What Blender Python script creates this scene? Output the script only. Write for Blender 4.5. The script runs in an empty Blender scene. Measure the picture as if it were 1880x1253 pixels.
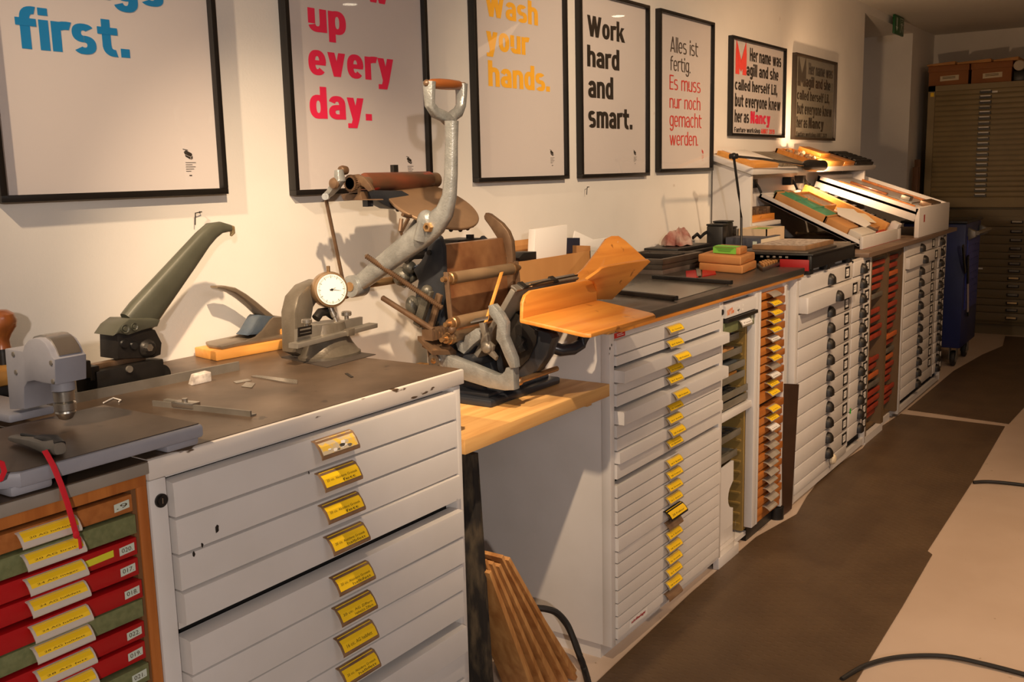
import bpy, bmesh, math, random
from mathutils import Vector, Matrix
from math import sin, cos, pi, radians

random.seed(7)
S = bpy.context.scene
COL = S.collection

# ------------------------------------------------------------------ camera
CAM_H = 1.6
FPX = 1822.6
YAW, PITCH, ROLL = radians(34.559), radians(9.717), radians(1.331)
_fw = Vector((cos(PITCH) * cos(YAW), cos(PITCH) * sin(YAW), -sin(PITCH)))
_rt = Vector((sin(YAW), -cos(YAW), 0))
_dn = _fw.cross(_rt)
CR = cos(ROLL) * _rt + sin(ROLL) * _dn
CD = -sin(ROLL) * _rt + cos(ROLL) * _dn
CAMP = Vector((0, 0, CAM_H))
cd = bpy.data.cameras.new('camera')
cam = bpy.data.objects.new('camera', cd)
COL.objects.link(cam)
cd.sensor_width = 36
cd.lens = FPX / 1880 * 36
cd.clip_start = 0.05
m = Matrix.Identity(4)
for i in range(3):
    m[i][0] = CR[i]; m[i][1] = -CD[i]; m[i][2] = -_fw[i]; m[i][3] = CAMP[i]
cam.matrix_world = m
S.camera = cam

# ------------------------------------------------------------------ world, lamps, exposure
W = bpy.data.worlds.new('world'); S.world = W; W.use_nodes = True
W.node_tree.nodes['Background'].inputs[0].default_value = (1.0, 0.80, 0.62, 1)
W.node_tree.nodes['Background'].inputs[1].default_value = 0.02
S.view_settings.view_transform = 'Standard'
S.view_settings.look = 'None'
S.view_settings.exposure = 0.0
S.view_settings.gamma = 1
S.view_settings.use_curve_mapping = False

def lamp(name, kind, loc, energy, color, size=0.1, target=None, cone=None, blend=0.5, shape=None):
    l = bpy.data.lights.new(name, kind)
    l.energy = energy; l.color = color
    if kind == 'AREA':
        l.size = size
        if shape: l.shape = shape
    else:
        l.shadow_soft_size = size
    if kind == 'SPOT':
        l.spot_size = radians(cone); l.spot_blend = blend
    o = bpy.data.objects.new(name, l); COL.objects.link(o); o.location = loc
    if target is not None:
        o.rotation_euler = (Vector(target) - Vector(loc)).to_track_quat('-Z', 'Y').to_euler()
    return o

WARM = (1.0, 0.73, 0.47)
TUNG = (1.0, 0.64, 0.36)
NEUT = (1.0, 0.86, 0.76)
COOL = (0.95, 0.95, 1.0)
lamp('spot_left', 'SPOT', (0.10, 1.62, 2.74), 230, WARM, 0.03, (2.35, 1.65, 1.05), 56, 0.7)
lamp('spot_press', 'SPOT', (1.0, 0.75, 2.74), 280, WARM, 0.025, (2.2, 2.0, 1.05), 48, 0.9)
lamp('spot_camera_side', 'SPOT', (-1.9, -2.1, 2.2), 350, NEUT, 0.05, (2.2, 1.9, 1.0), 62, 0.8)
lamp('fill_middle', 'SPOT', (3.1, 0.1, 2.74), 180, WARM, 0.04, (4.2, 2.2, 1.2), 80, 0.9)  # added light, no fitting: brightens the middle cabinets and wall
lamp('spot_rack', 'SPOT', (5.2, 0.2, 2.74), 130, TUNG, 0.06, (6.0, 2.2, 1.2), 90, 0.9)
lamp('spot_floor', 'SPOT', (3.8, -0.9, 2.74), 220, TUNG, 0.08, (4.0, 0.0, 0), 80, 0.9)
lamp('fill_near', 'AREA', (0.8, -1.6, 2.7), 18, COOL, 1.6, (1.0, -1.0, 0))  # added neutral fill for the near room, not a fitting
lamp('fill_far', 'AREA', (7.4, -0.8, 2.7), 9, TUNG, 1.2, (8.4, 0.4, 0))  # added fill that lifts the far end of the room

# ------------------------------------------------------------------ pixel to place
def P(px, py, x=None, y=None, z=None):
    d = _fw + CR * ((px - 940) / FPX) + CD * ((py - 626.5) / FPX)
    if x is not None: t = (x - CAMP.x) / d.x
    elif y is not None: t = (y - CAMP.y) / d.y
    else: t = (z - CAMP.z) / d.z
    return CAMP + d * t

# ------------------------------------------------------------------ materials
def lin(c):
    return tuple(((v / 255) / 12.92 if v <= 10 else (((v / 255) + 0.055) / 1.055) ** 2.4) for v in c) + (1,)

MATS = {}
def mat(name, c, c2=None, rough=0.5, metal=0.0, scale=8.0, bump=0.0, bscale=None, mix=(0.35, 0.65), spec=None,
        speck=None, speckscale=30, speckcut=0.7, stretch=(1, 1, 1), detail=4, emit=None, coat=0, rvar=0.0):
    if name in MATS: return MATS[name]
    mt = bpy.data.materials.new(name); mt.use_nodes = True
    nt = mt.node_tree; N = nt.nodes; L = nt.links
    b = N['Principled BSDF']
    b.inputs['Roughness'].default_value = rough
    b.inputs['Metallic'].default_value = metal
    if spec is not None: b.inputs['Specular IOR Level'].default_value = spec
    if coat: b.inputs['Coat Weight'].default_value = coat
    b.inputs['Base Color'].default_value = lin(c)
    tc = N.new('ShaderNodeTexCoord'); mp = N.new('ShaderNodeMapping')
    L.new(tc.outputs['Object'], mp.inputs['Vector'])
    mp.inputs['Scale'].default_value = stretch
    out = None
    if c2 is not None:
        n = N.new('ShaderNodeTexNoise'); n.inputs['Scale'].default_value = scale; n.inputs['Detail'].default_value = detail
        L.new(mp.outputs['Vector'], n.inputs['Vector'])
        r = N.new('ShaderNodeValToRGB')
        r.color_ramp.elements[0].position = mix[0]; r.color_ramp.elements[1].position = mix[1]
        r.color_ramp.elements[0].color = lin(c); r.color_ramp.elements[1].color = lin(c2)
        L.new(n.outputs['Fac'], r.inputs['Fac']); out = r.outputs['Color']
        if rvar:
            mr = N.new('ShaderNodeMapRange')
            mr.inputs['To Min'].default_value = rough - rvar; mr.inputs['To Max'].default_value = rough + rvar
            L.new(n.outputs['Fac'], mr.inputs['Value']); L.new(mr.outputs['Result'], b.inputs['Roughness'])
    if speck is not None:
        n2 = N.new('ShaderNodeTexNoise'); n2.inputs['Scale'].default_value = speckscale; n2.inputs['Detail'].default_value = 3
        L.new(mp.outputs['Vector'], n2.inputs['Vector'])
        r2 = N.new('ShaderNodeValToRGB')
        r2.color_ramp.elements[0].position = speckcut; r2.color_ramp.elements[1].position = min(1, speckcut + 0.03)
        r2.color_ramp.elements[0].color = (0, 0, 0, 1); r2.color_ramp.elements[1].color = (1, 1, 1, 1)
        L.new(n2.outputs['Fac'], r2.inputs['Fac'])
        mx = N.new('ShaderNodeMix'); mx.data_type = 'RGBA'
        L.new(r2.outputs['Color'], mx.inputs[0])
        if out is not None: L.new(out, mx.inputs[6])
        else: mx.inputs[6].default_value = lin(c)
        mx.inputs[7].default_value = lin(speck)
        out = mx.outputs[2]
    if out is not None: L.new(out, b.inputs['Base Color'])
    if bump:
        n3 = N.new('ShaderNodeTexNoise'); n3.inputs['Scale'].default_value = bscale or scale * 4; n3.inputs['Detail'].default_value = 3
        L.new(mp.outputs['Vector'], n3.inputs['Vector'])
        bp = N.new('ShaderNodeBump'); bp.inputs['Strength'].default_value = bump; bp.inputs['Distance'].default_value = 0.002
        L.new(n3.outputs['Fac'], bp.inputs['Height']); L.new(bp.outputs['Normal'], b.inputs['Normal'])
    if emit:
        b.inputs['Emission Color'].default_value = lin(c); b.inputs['Emission Strength'].default_value = emit
    MATS[name] = mt
    return mt

def wood(name, c, c2, axis='X', rough=0.45, scale=14, coat=0, speck=None):
    """grain runs along the given axis of the object"""
    if name in MATS: return MATS[name]
    mt = bpy.data.materials.new(name); mt.use_nodes = True
    nt = mt.node_tree; N = nt.nodes; L = nt.links
    b = N['Principled BSDF']; b.inputs['Roughness'].default_value = rough
    if coat: b.inputs['Coat Weight'].default_value = coat
    tc = N.new('ShaderNodeTexCoord'); mp = N.new('ShaderNodeMapping')
    L.new(tc.outputs['Object'], mp.inputs['Vector'])
    st = {'X': (0.06, 1, 1), 'Y': (1, 0.06, 1), 'Z': (1, 1, 0.06)}[axis]
    mp.inputs['Scale'].default_value = st
    n = N.new('ShaderNodeTexNoise'); n.inputs['Scale'].default_value = scale * 3; n.inputs['Detail'].default_value = 6
    n.inputs['Distortion'].default_value = 0.6
    L.new(mp.outputs['Vector'], n.inputs['Vector'])
    r = N.new('ShaderNodeValToRGB')
    r.color_ramp.elements[0].position = 0.32; r.color_ramp.elements[1].position = 0.68
    r.color_ramp.elements[0].color = lin(c2); r.color_ramp.elements[1].color = lin(c)
    L.new(n.outputs['Fac'], r.inputs['Fac'])
    out = r.outputs['Color']
    if speck:
        n2 = N.new('ShaderNodeTexNoise'); n2.inputs['Scale'].default_value = 22; n2.inputs['Detail'].default_value = 5
        L.new(tc.outputs['Object'], n2.inputs['Vector'])
        r2 = N.new('ShaderNodeValToRGB')
        r2.color_ramp.elements[0].position = 0.66; r2.color_ramp.elements[1].position = 0.74
        r2.color_ramp.elements[0].color = (0, 0, 0, 1); r2.color_ramp.elements[1].color = (0.8, 0.8, 0.8, 1)
        L.new(n2.outputs['Fac'], r2.inputs['Fac'])
        mx = N.new('ShaderNodeMix'); mx.data_type = 'RGBA'
        L.new(r2.outputs['Color'], mx.inputs[0]); L.new(out, mx.inputs[6]); mx.inputs[7].default_value = lin(speck)
        out = mx.outputs[2]
    L.new(out, b.inputs['Base Color'])
    bp = N.new('ShaderNodeBump'); bp.inputs['Strength'].default_value = 0.15; bp.inputs['Distance'].default_value = 0.001
    L.new(n.outputs['Fac'], bp.inputs['Height']); L.new(bp.outputs['Normal'], b.inputs['Normal'])
    MATS[name] = mt
    return mt

def glass(name='poster_glass'):
    if name in MATS: return MATS[name]
    mt = bpy.data.materials.new(name); mt.use_nodes = True
    nt = mt.node_tree; N = nt.nodes; L = nt.links
    N.remove(N['Principled BSDF'])
    fr = N.new('ShaderNodeFresnel'); fr.inputs['IOR'].default_value = 1.45
    tr = N.new('ShaderNodeBsdfTransparent'); gl = N.new('ShaderNodeBsdfGlossy'); gl.inputs['Roughness'].default_value = 0.02
    mx = N.new('ShaderNodeMixShader')
    ge = N.new('ShaderNodeNewGeometry'); sb = N.new('ShaderNodeMath'); sb.operation = 'SUBTRACT'; sb.use_clamp = True
    L.new(fr.outputs[0], sb.inputs[0]); L.new(ge.outputs['Backfacing'], sb.inputs[1])
    L.new(sb.outputs[0], mx.inputs[0]); L.new(tr.outputs[0], mx.inputs[1]); L.new(gl.outputs[0], mx.inputs[2])
    L.new(mx.outputs[0], N['Material Output'].inputs['Surface'])
    MATS[name] = mt
    return mt

# ------------------------------------------------------------------ mesh building
def ortho(d):
    d = Vector(d).normalized()
    a = Vector((0, 0, 1)) if abs(d.z) < 0.9 else Vector((1, 0, 0))
    u = a.cross(d).normalized(); v = d.cross(u)
    return u, v, d

class MB:
    def __init__(s): s.b = bmesh.new()
    def _bev(s, fs, bev, seg=2):
        es = list({e for f in fs for e in f.edges})
        bmesh.ops.bevel(s.b, geom=es, offset=bev, segments=seg, affect='EDGES', profile=0.5, clamp_overlap=True)
    def _f(s, vs, mi=0):
        try:
            f = s.b.faces.new(vs); f.material_index = mi; return f
        except ValueError:
            return None
    def hexa(s, pts, bev=0, mi=0, seg=2):
        """eight corners: bottom four then top four, same winding"""
        v = [s.b.verts.new(p) for p in pts]
        fs = [s._f([v[i] for i in q], mi) for q in ((3, 2, 1, 0), (4, 5, 6, 7), (0, 1, 5, 4), (1, 2, 6, 5), (2, 3, 7, 6), (3, 0, 4, 7))]
        fs = [f for f in fs if f]
        bmesh.ops.recalc_face_normals(s.b, faces=fs)
        if bev: s._bev(fs, bev, seg)
        return s
    def box(s, x0, x1, y0, y1, z0, z1, bev=0, mi=0, seg=2):
        return s.hexa([(x0, y0, z0), (x1, y0, z0), (x1, y1, z0), (x0, y1, z0), (x0, y0, z1), (x1, y0, z1), (x1, y1, z1), (x0, y1, z1)], bev, mi, seg)
    def obox(s, c, u, v, w, bev=0, mi=0, seg=2):
        """box at centre c with half vectors u, v, w"""
        c, u, v, w = Vector(c), Vector(u), Vector(v), Vector(w)
        return s.hexa([c - u - v - w, c + u - v - w, c + u + v - w, c - u + v - w, c - u - v + w, c + u - v + w, c + u + v + w, c - u + v + w], bev, mi, seg)
    def prism(s, pts, d, bev=0, mi=0, seg=2):
        """planar outline pushed by vector d"""
        d = Vector(d); pts = [Vector(p) for p in pts]; n = len(pts)
        a = [s.b.verts.new(p) for p in pts]; c = [s.b.verts.new(p + d) for p in pts]
        fs = [s._f(a[::-1], mi), s._f(c, mi)]
        fs += [s._f([a[i], a[(i + 1) % n], c[(i + 1) % n], c[i]], mi) for i in range(n)]
        fs = [f for f in fs if f]
        bmesh.ops.recalc_face_normals(s.b, faces=fs)
        if bev:
            cap = {fs[0], fs[1]}
            es = list({e for f in cap for e in f.edges})
            bmesh.ops.bevel(s.b, geom=es, offset=bev, segments=seg, affect='EDGES', profile=0.5, clamp_overlap=True)
        return s
    def ring(s, c, u, v, pts2): return [s.b.verts.new(c + u * a + v * b) for a, b in pts2]
    def _loft(s, rings, mi=0, cap=True):
        fs = []
        for r0, r1 in zip(rings, rings[1:]):
            n = len(r0)
            for i in range(n): fs.append(s._f([r0[i], r0[(i + 1) % n], r1[(i + 1) % n], r1[i]], mi))
        if cap: fs.append(s._f(rings[0][::-1], mi)); fs.append(s._f(rings[-1], mi))
        fs = [f for f in fs if f]
        bmesh.ops.recalc_face_normals(s.b, faces=fs)
        return s
    def sweep(s, path, a, b=None, up=(0, 0, 1), seg=14, power=2.0, mi=0, cap=True):
        """a = half size across, b = half size along `up`; numbers or lists per point"""
        path = [Vector(p) for p in path]; n = len(path)
        if b is None: b = a
        a = a if isinstance(a, (list, tuple)) else [a] * n
        b = b if isinstance(b, (list, tuple)) else [b] * n
        rings = []; up = Vector(up)
        for i, p in enumerate(path):
            t = (path[min(i + 1, n - 1)] - path[max(i - 1, 0)]).normalized()
            sd = t.cross(up)
            if sd.length < 1e-4: sd = t.cross(Vector((1, 0, 0)))
            sd.normalize(); u2 = sd.cross(t).normalized()
            pts = []
            for k in range(seg):
                an = 2 * pi * k / seg; ca, sa = cos(an), sin(an)
                pts.append((math.copysign(abs(ca) ** (2 / power), ca) * a[i], math.copysign(abs(sa) ** (2 / power), sa) * b[i]))
            rings.append(s.ring(p, sd, u2, pts))
        return s._loft(rings, mi, cap)
    def cyl(s, p0, p1, r0, r1=None, seg=20, mi=0, bev=0):
        p0, p1 = Vector(p0), Vector(p1); r1 = r0 if r1 is None else r1
        u, v, d = ortho(p1 - p0); L = (p1 - p0).length
        prof = [(r0, 0), (r1, L)] if not bev else [(r0 - bev, 0), (r0, bev), (r1, L - bev), (r1 - bev, L)]
        return s.lathe(prof, p0, p1 - p0, seg, mi)
    def lathe(s, prof, o, axis, seg=24, mi=0):
        u, v, d = ortho(axis); o = Vector(o); rings = []
        for r, h in prof:
            r = max(r, 0.0002)
            rings.append([s.b.verts.new(o + d * h + (u * cos(2 * pi * k / seg) + v * sin(2 * pi * k / seg)) * r) for k in range(seg)])
        return s._loft(rings, mi)
    def ball(s, c, r, mi=0, sc=(1, 1, 1), seg=16):
        g = bmesh.ops.create_uvsphere(s.b, u_segments=seg, v_segments=seg // 2 + 2, radius=1)
        for v in g['verts']: v.co = Vector(c) + Vector((v.co.x * r * sc[0], v.co.y * r * sc[1], v.co.z * r * sc[2]))
        for v in g['verts']:
            for f in v.link_faces: f.material_index = mi
        return s
    def quad(s, pts, mi=0):
        s._f([s.b.verts.new(p) for p in pts], mi); return s
    def text(s, string, o, ux, uy, width=None, height=None, mi=0, bold=0.0, lift=0.0004, align='L', ref=None, stem=None):
        """lettering laid at o, reading along unit ux, up along unit uy; width / height in metres"""
        me = grot(string, stem) if stem else text_mesh(string, bold)
        if not me: return s
        vs, fs = me
        xs = [v[0] for v in vs]; ys = [v[1] for v in vs]
        x0, x1, y1 = min(xs), max(xs), max(ys)
        if ref is not None: y1 = ref
        sy = height / y1
        sx = width / (x1 - x0) if width else sy
        ux, uy = Vector(ux).normalized(), Vector(uy).normalized(); nn = ux.cross(uy)
        wdt = (x1 - x0) * sx
        off = {'L': 0, 'C': -wdt / 2, 'R': -wdt}[align]
        bv = [s.b.verts.new(Vector(o) + ux * (off + (v[0] - x0) * sx) + uy * (v[1] * sy) + nn * (lift + v[2] * .00025)) for v in vs]
        for f in fs: s._f([bv[i] for i in f], mi)
        return s
    def build(s, name, mats, parent=None, smooth=35, label=None):
        bmesh.ops.remove_doubles(s.b, verts=s.b.verts, dist=1e-6)
        base = Vector((0, 0, 0))
        p = parent
        while p is not None:
            base += p.location; p = p.parent
        for v in s.b.verts: v.co -= base
        if smooth:
            s.b.normal_update()
            ca = radians(smooth)
            for f in s.b.faces: f.smooth = True
            for e in s.b.edges:
                if len(e.link_faces) == 2:
                    if e.calc_face_angle(0) > ca: e.smooth = False
                else: e.smooth = False
        me = bpy.data.meshes.new(name); s.b.to_mesh(me); s.b.free()
        if not isinstance(mats, (list, tuple)): mats = [mats]
        for mm in mats: me.materials.append(mm)
        o = bpy.data.objects.new(name, me); COL.objects.link(o)
        if parent is not None: o.parent = parent
        if label: o['label'] = label
        return o

TXT = {}
def text_mesh(string, bold):
    k = (string, bold)
    if k not in TXT:
        cu = bpy.data.curves.new('t', 'FONT'); cu.body = string; cu.size = 1; cu.offset = bold; cu.resolution_u = 3
        ob = bpy.data.objects.new('t', cu); COL.objects.link(ob)
        dg = bpy.context.evaluated_depsgraph_get(); ev = ob.evaluated_get(dg); me = ev.to_mesh()
        TXT[k] = ([tuple(v.co) for v in me.vertices], [tuple(p.vertices) for p in me.polygons]) if len(me.vertices) else None
        ev.to_mesh_clear(); bpy.data.objects.remove(ob); bpy.data.curves.remove(cu)
    return TXT[k]

def tag(o, label, cat, group=None, kind=None):
    if label: o['label'] = label
    if cat: o['category'] = cat
    if group: o['group'] = group
    if kind: o['kind'] = kind
    return o
def thing(name, loc, label, cat, group=None):
    o = bpy.data.objects.new(name, None); COL.objects.link(o); o.empty_display_size = 0.05
    o.location = loc
    return tag(o, label, cat, group)
def struct(o):
    o['kind'] = 'structure'; return o
def arc(c, u, v, r, a0, a1, n=8):
    c, u, v = Vector(c), Vector(u), Vector(v)
    return [c + u * (r * cos(a0 + (a1 - a0) * i / n)) + v * (r * sin(a0 + (a1 - a0) * i / n)) for i in range(n + 1)]
X3, Y3, Z3 = Vector((1, 0, 0)), Vector((0, 1, 0)), Vector((0, 0, 1))
FY = 1.468          # cabinet fronts
WY = 2.235          # the long wall

# palette
m_wall = mat('wall_paint', (226, 221, 213), (220, 215, 207), rough=0.9, scale=3, bump=0.12, bscale=160, speck=(205, 196, 186), speckscale=9, speckcut=0.735)
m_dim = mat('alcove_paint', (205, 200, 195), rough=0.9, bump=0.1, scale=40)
m_ceil = mat('ceiling_paint', (214, 208, 198), rough=0.95, bump=0.05, scale=60)
m_floor = mat('linoleum', (204, 184, 166), (194, 173, 154), rough=0.42, scale=2.2, bump=0.05, bscale=90, speck=(150, 128, 100), speckscale=26, speckcut=0.72, rvar=0.08)
m_mat = mat('rubber_mat', (92, 73, 52), (82, 64, 45), rough=0.5, scale=5)
_n, _l = m_mat.node_tree.nodes, m_mat.node_tree.links
_t = _n.new('ShaderNodeTexCoord'); _v = _n.new('ShaderNodeTexVoronoi'); _v.inputs['Scale'].default_value = 38; _v.inputs['Randomness'].default_value = 0.0
_m = _n.new('ShaderNodeMapping'); _m.inputs['Rotation'].default_value = (0, 0, 0.785); _m.inputs['Scale'].default_value = (1.0, 0.6, 1)
_r = _n.new('ShaderNodeValToRGB'); _r.color_ramp.elements[0].position = 0.22; _r.color_ramp.elements[1].position = 0.34
_r.color_ramp.elements[0].color = (1, 1, 1, 1); _r.color_ramp.elements[1].color = (0, 0, 0, 1)
_b = _n.new('ShaderNodeBump'); _b.inputs['Strength'].default_value = 0.5; _b.inputs['Distance'].default_value = 0.0015
_l.new(_t.outputs['Object'], _m.inputs['Vector']); _l.new(_m.outputs['Vector'], _v.inputs['Vector']); _l.new(_v.outputs['Distance'], _r.inputs['Fac'])
_l.new(_r.outputs['Color'], _b.inputs['Height']); _l.new(_b.outputs['Normal'], _n['Principled BSDF'].inputs['Normal'])
m_white = mat('white_paint', (214, 209, 205), (208, 203, 198), rough=0.42, scale=6, bump=0.04, bscale=200, speck=(120, 105, 92), speckscale=11, speckcut=0.765)
m_whited = mat('white_paint_clean', (216, 211, 207), rough=0.42)
m_wornedge = mat('worn_white_edge', (216, 208, 200), (208, 199, 190), rough=0.5, scale=9, speck=(84, 66, 50), speckscale=26, speckcut=0.655, stretch=(0.5, 1, 1.6))
m_dark = mat('dark_gap', (14, 11, 9), rough=0.9)  # near-black boards behind the drawers, painting in the shade of the gaps
m_top = mat('worktop_steel', (104, 86, 70), (76, 62, 50), rough=0.38, metal=0.25, scale=4.5, speck=(60, 48, 38), speckscale=17, speckcut=0.68, rvar=0.12, bump=0.03, bscale=80)
m_top2 = mat('worktop_lino', (78, 72, 66), (62, 57, 52), rough=0.3, metal=0.15, scale=4, rvar=0.1)
m_grey = mat('grey_enamel', (150, 150, 158), (140, 140, 148), rough=0.4, scale=12, bump=0.08, bscale=120)
m_hammer = mat('hammered_grey', (154, 156, 154), (134, 136, 134), rough=0.32, metal=0.4, scale=30, bump=0.55, bscale=190)
m_hammerd = mat('hammered_dark', (96, 93, 84), (82, 80, 72), rough=0.38, metal=0.3, scale=30, bump=0.5, bscale=170)
m_olive = mat('olive_grey_enamel', (84, 84, 72), (74, 74, 62), rough=0.38, metal=0.1, scale=10, bump=0.1, bscale=90)
m_iron = mat('black_iron', (34, 32, 31), (46, 42, 38), rough=0.42, metal=0.4, scale=14, bump=0.15, bscale=90)
m_blue = mat('blue_black_enamel', (44, 48, 56), (56, 58, 62), rough=0.32, metal=0.3, scale=9, bump=0.12, bscale=70)
m_steel = mat('bright_steel', (196, 190, 180), (176, 170, 160), rough=0.26, metal=0.9, scale=12)
m_zinc = mat('dull_zinc', (150, 144, 134), (132, 126, 116), rough=0.42, metal=0.6, scale=14)
m_bronze = mat('browned_steel', (118, 94, 72), (92, 70, 52), rough=0.36, metal=0.3, scale=16, bump=0.1, bscale=60)
m_rust = mat('rusty_bed_plate', (168, 122, 82), (122, 78, 50), rough=0.34, metal=0.25, scale=9, bump=0.1, bscale=50, rvar=0.1)
m_brass = mat('brass', (186, 150, 106), (158, 122, 84), rough=0.32, metal=0.8, scale=14)
m_roller = mat('roller_composition', (136, 112, 84), (122, 99, 73), rough=0.45, scale=10)
m_disc = mat('disc_steel', (146, 118, 90), (122, 96, 72), rough=0.34, metal=0.3, scale=5, rvar=0.08)
m_beech = wood('beech_orange', (222, 150, 66), (196, 120, 46), 'X', 0.4, 10, coat=0.2, speck=(120, 66, 24))
m_pine = wood('pine_bench', (224, 178, 112), (196, 142, 80), 'X', 0.5, 12)
m_pinez = wood('pine_leaning', (206, 152, 92), (168, 112, 60), 'Z', 0.5, 12)
m_oak = wood('oak_frame', (190, 116, 52), (160, 90, 36), 'Z', 0.45, 12)
m_orange = wood('orange_drawer', (190, 118, 52), (164, 94, 36), 'X', 0.42, 10)
m_handle = wood('turned_handle', (150, 86, 40), (104, 56, 24), 'X', 0.3, 9, coat=0.4)
m_knob = wood('turned_knob', (156, 90, 42), (120, 64, 28), 'Z', 0.3, 9, coat=0.4)
m_block = wood('beech_block', (226, 164, 84), (206, 140, 62), 'X', 0.5, 10)
m_yellow = mat('yellow_label', (250, 204, 26), rough=0.55)
m_sheet = mat('poster_sheet', (212, 203, 198), rough=0.7)
m_paper = mat('paper_white', (232, 228, 222), rough=0.7)
m_ink = mat('label_ink', (70, 52, 20), rough=0.8)
m_black = mat('black_frame', (22, 19, 17), rough=0.35)
m_blackp = mat('black_plastic', (24, 23, 23), rough=0.4)
m_rubber = mat('black_rubber', (28, 26, 25), rough=0.6)
m_card = mat('cardboard', (190, 138, 82), (178, 126, 72), rough=0.75, scale=8, stretch=(1, 1, 0.2))
m_kraft = mat('kraft_paper', (190, 130, 76), (180, 120, 66), rough=0.65, scale=10)
m_red = mat('red_paint', (178, 16, 22), (164, 12, 18), rough=0.4, scale=5)
m_green = mat('green_speckled', (120, 124, 84), (104, 110, 72), rough=0.5, scale=90)
m_ochre = mat('brown_fibre', (176, 108, 52), (160, 94, 42), rough=0.5, scale=60)
m_number = mat('number_sticker', (196, 204, 190), rough=0.6)
# ------------------------------------------------------------------ grotesque poster lettering, drawn from stems and bowls
def _rect(G, x0, y0, x1, y1): G.append([(x0, y0), (x1, y0), (x1, y1), (x0, y1)])
def _ring(G, x0, x1, y0, y1, w, h, a0=0, a1=360, pw=2.35, n=28):
    cx, cy, rx, ry = (x0 + x1) / 2, (y0 + y1) / 2, (x1 - x0) / 2, (y1 - y0) / 2
    k = max(4, int(n * abs(a1 - a0) / 360)); lay = object()
    def pt(t, a, b):
        c, s = cos(t), sin(t)
        return (cx + math.copysign(abs(c) ** (2 / pw), c) * a, cy + math.copysign(abs(s) ** (2 / pw), s) * b)
    for i in range(k):
        t0, t1 = radians(a0 + (a1 - a0) * i / k), radians(a0 + (a1 - a0) * (i + 1) / k)
        G.append([pt(t0, rx - w, ry - h), pt(t0, rx, ry), pt(t1, rx, ry), pt(t1, rx - w, ry - h), lay])
def _diag(G, x0, y0, x1, y1, w): G.append([(x0, y0), (x0 + w, y0), (x1 + w, y1), (x1, y1)])
GA = 1.36
def glyph(c, w):
    """outline pieces and advance; x-height 1, stem w"""
    G = []; h = w * .86; o = .44 + w * 1.08   # o = bowl width
    st = lambda x, y0, y1: _rect(G, x, y0, x + w, y1)
    R = lambda *a, **k: _ring(G, *a, **k)
    if c == ' ': return [], .42
    if c == '.': _rect(G, 0, 0, w * 1.05, w * 1.05); return G, w * 1.05
    if c == ',': _rect(G, 0, 0, w * 1.05, w * 1.05); G.append([(w * .3, 0), (w * 1.05, 0), (w * .6, -.28), (w * .15, -.28)]); return G, w * 1.05
    if c == 'i': st(0, 0, .98); _rect(G, 0, 1.12, w, GA); return G, w
    if c == 'l': st(0, 0, GA); return G, w
    if c == 'f':
        st(w * .45, 0, 1.0); R(w * .45, w * .45 + o * 1.05, .55, GA + .01, w, h, 80, 180); _rect(G, 0, .98 - h, w * .45 + o * .62, .98); return G, w * .45 + o * .62
    if c == 't':
        st(w * .5, .3, 1.25); R(w * .5, w * .5 + o * 1.05, -.01, .75, w, h, 180, 280); _rect(G, 0, .98 - h, w * .5 + o * .68, .98); return G, w * .5 + o * .68
    if c == 'r': st(0, 0, .98); R(0, o * 1.25, .30, 1.01, w, h * 1.1, 75, 150); return G, o * .72
    if c in 'nh':
        st(0, 0, GA if c == 'h' else .98); R(0, o, .25, 1.01, w, h, 0, 165); st(o - w, 0, .66); return G, o
    if c == 'u': st(0, .34, .98); R(0, o, -.01, .76, w, h, 195, 360); st(o - w, 0, .98); return G, o
    if c == 'm':
        q = o - w * .12; st(0, 0, .98)
        for k in (0, 1): R(k * (q - w), k * (q - w) + q, .25, 1.01, w, h, 0, 165); st(k * (q - w) + q - w, 0, .66)
        return G, 2 * q - w
    if c == 'o': R(0, o, -.01, 1.01, w, h); return G, o
    if c in 'dbpq':
        R(0, o, -.01, 1.01, w, h)
        x = 0 if c in 'bp' else o - w
        st(x, 0 if c in 'db' else -.36, GA if c in 'db' else .98); return G, o
    if c == 'g':
        R(0, o, .04, 1.01, w, h); st(o - w, .0, .98); R(0, o, -.38, .5, w, h, 205, 360); return G, o
    if c == 'e': R(0, o, -.01, 1.01, w, h, 0, 318); _rect(G, w * .6, .5 - h * .38, o - .02, .5 + h * .38); return G, o
    if c == 'c': R(0, o, -.01, 1.01, w, h, 42, 318); return G, o * .96
    if c == 'a':
        R(0, o, .2, 1.01, w, h, 0, 160); st(o - w, 0, .62); R(0, o * 1.02, -.01, .62, w, h * .92, 70, 300); _rect(G, o * .45, .62 - h * .86, o - w * .4, .62); return G, o
    if c == 's':
        hh = .5 + h * .5
        R(0, o * .96, 1.01 - hh, 1.01, w, h * .92, 35, 270); R(0, o * .98, -.01, hh - .01, w, h * .92, -145, 90); return G, o * .97
    if c in 'vy':
        q = o * 1.04; d = w * 1.08; m_ = (q - d) / 2
        G.append([(0, .98), (m_, 0), (m_ + d, 0), (d, .98)]); G.append([(q - d, .98), (m_, 0), (m_ + d, 0), (q, .98)])
        if c == 'y': G.append([(m_ + d * .0, .05), (m_ + d, 0), (m_ + d * .62, -.36), (m_ - d * .40, -.36)]); _rect(G, m_ - d * .75, -.36, m_ + d * .3, -.36 + h * .85)
        return G, q
    if c in 'wW':
        t = .98 if c == 'w' else GA; q = (o * 1.55 if c == 'w' else o * 1.8); d = w * .98
        xs = [0, (q - d) * .27, (q - d) * .5, (q - d) * .73, q - d]
        for k in range(4):
            a, b = ((t, 0) if k % 2 == 0 else (0, t)); G.append([(xs[k], a), (xs[k] + d, a), (xs[k + 1] + d, b), (xs[k + 1], b)])
        return G, q
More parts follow.
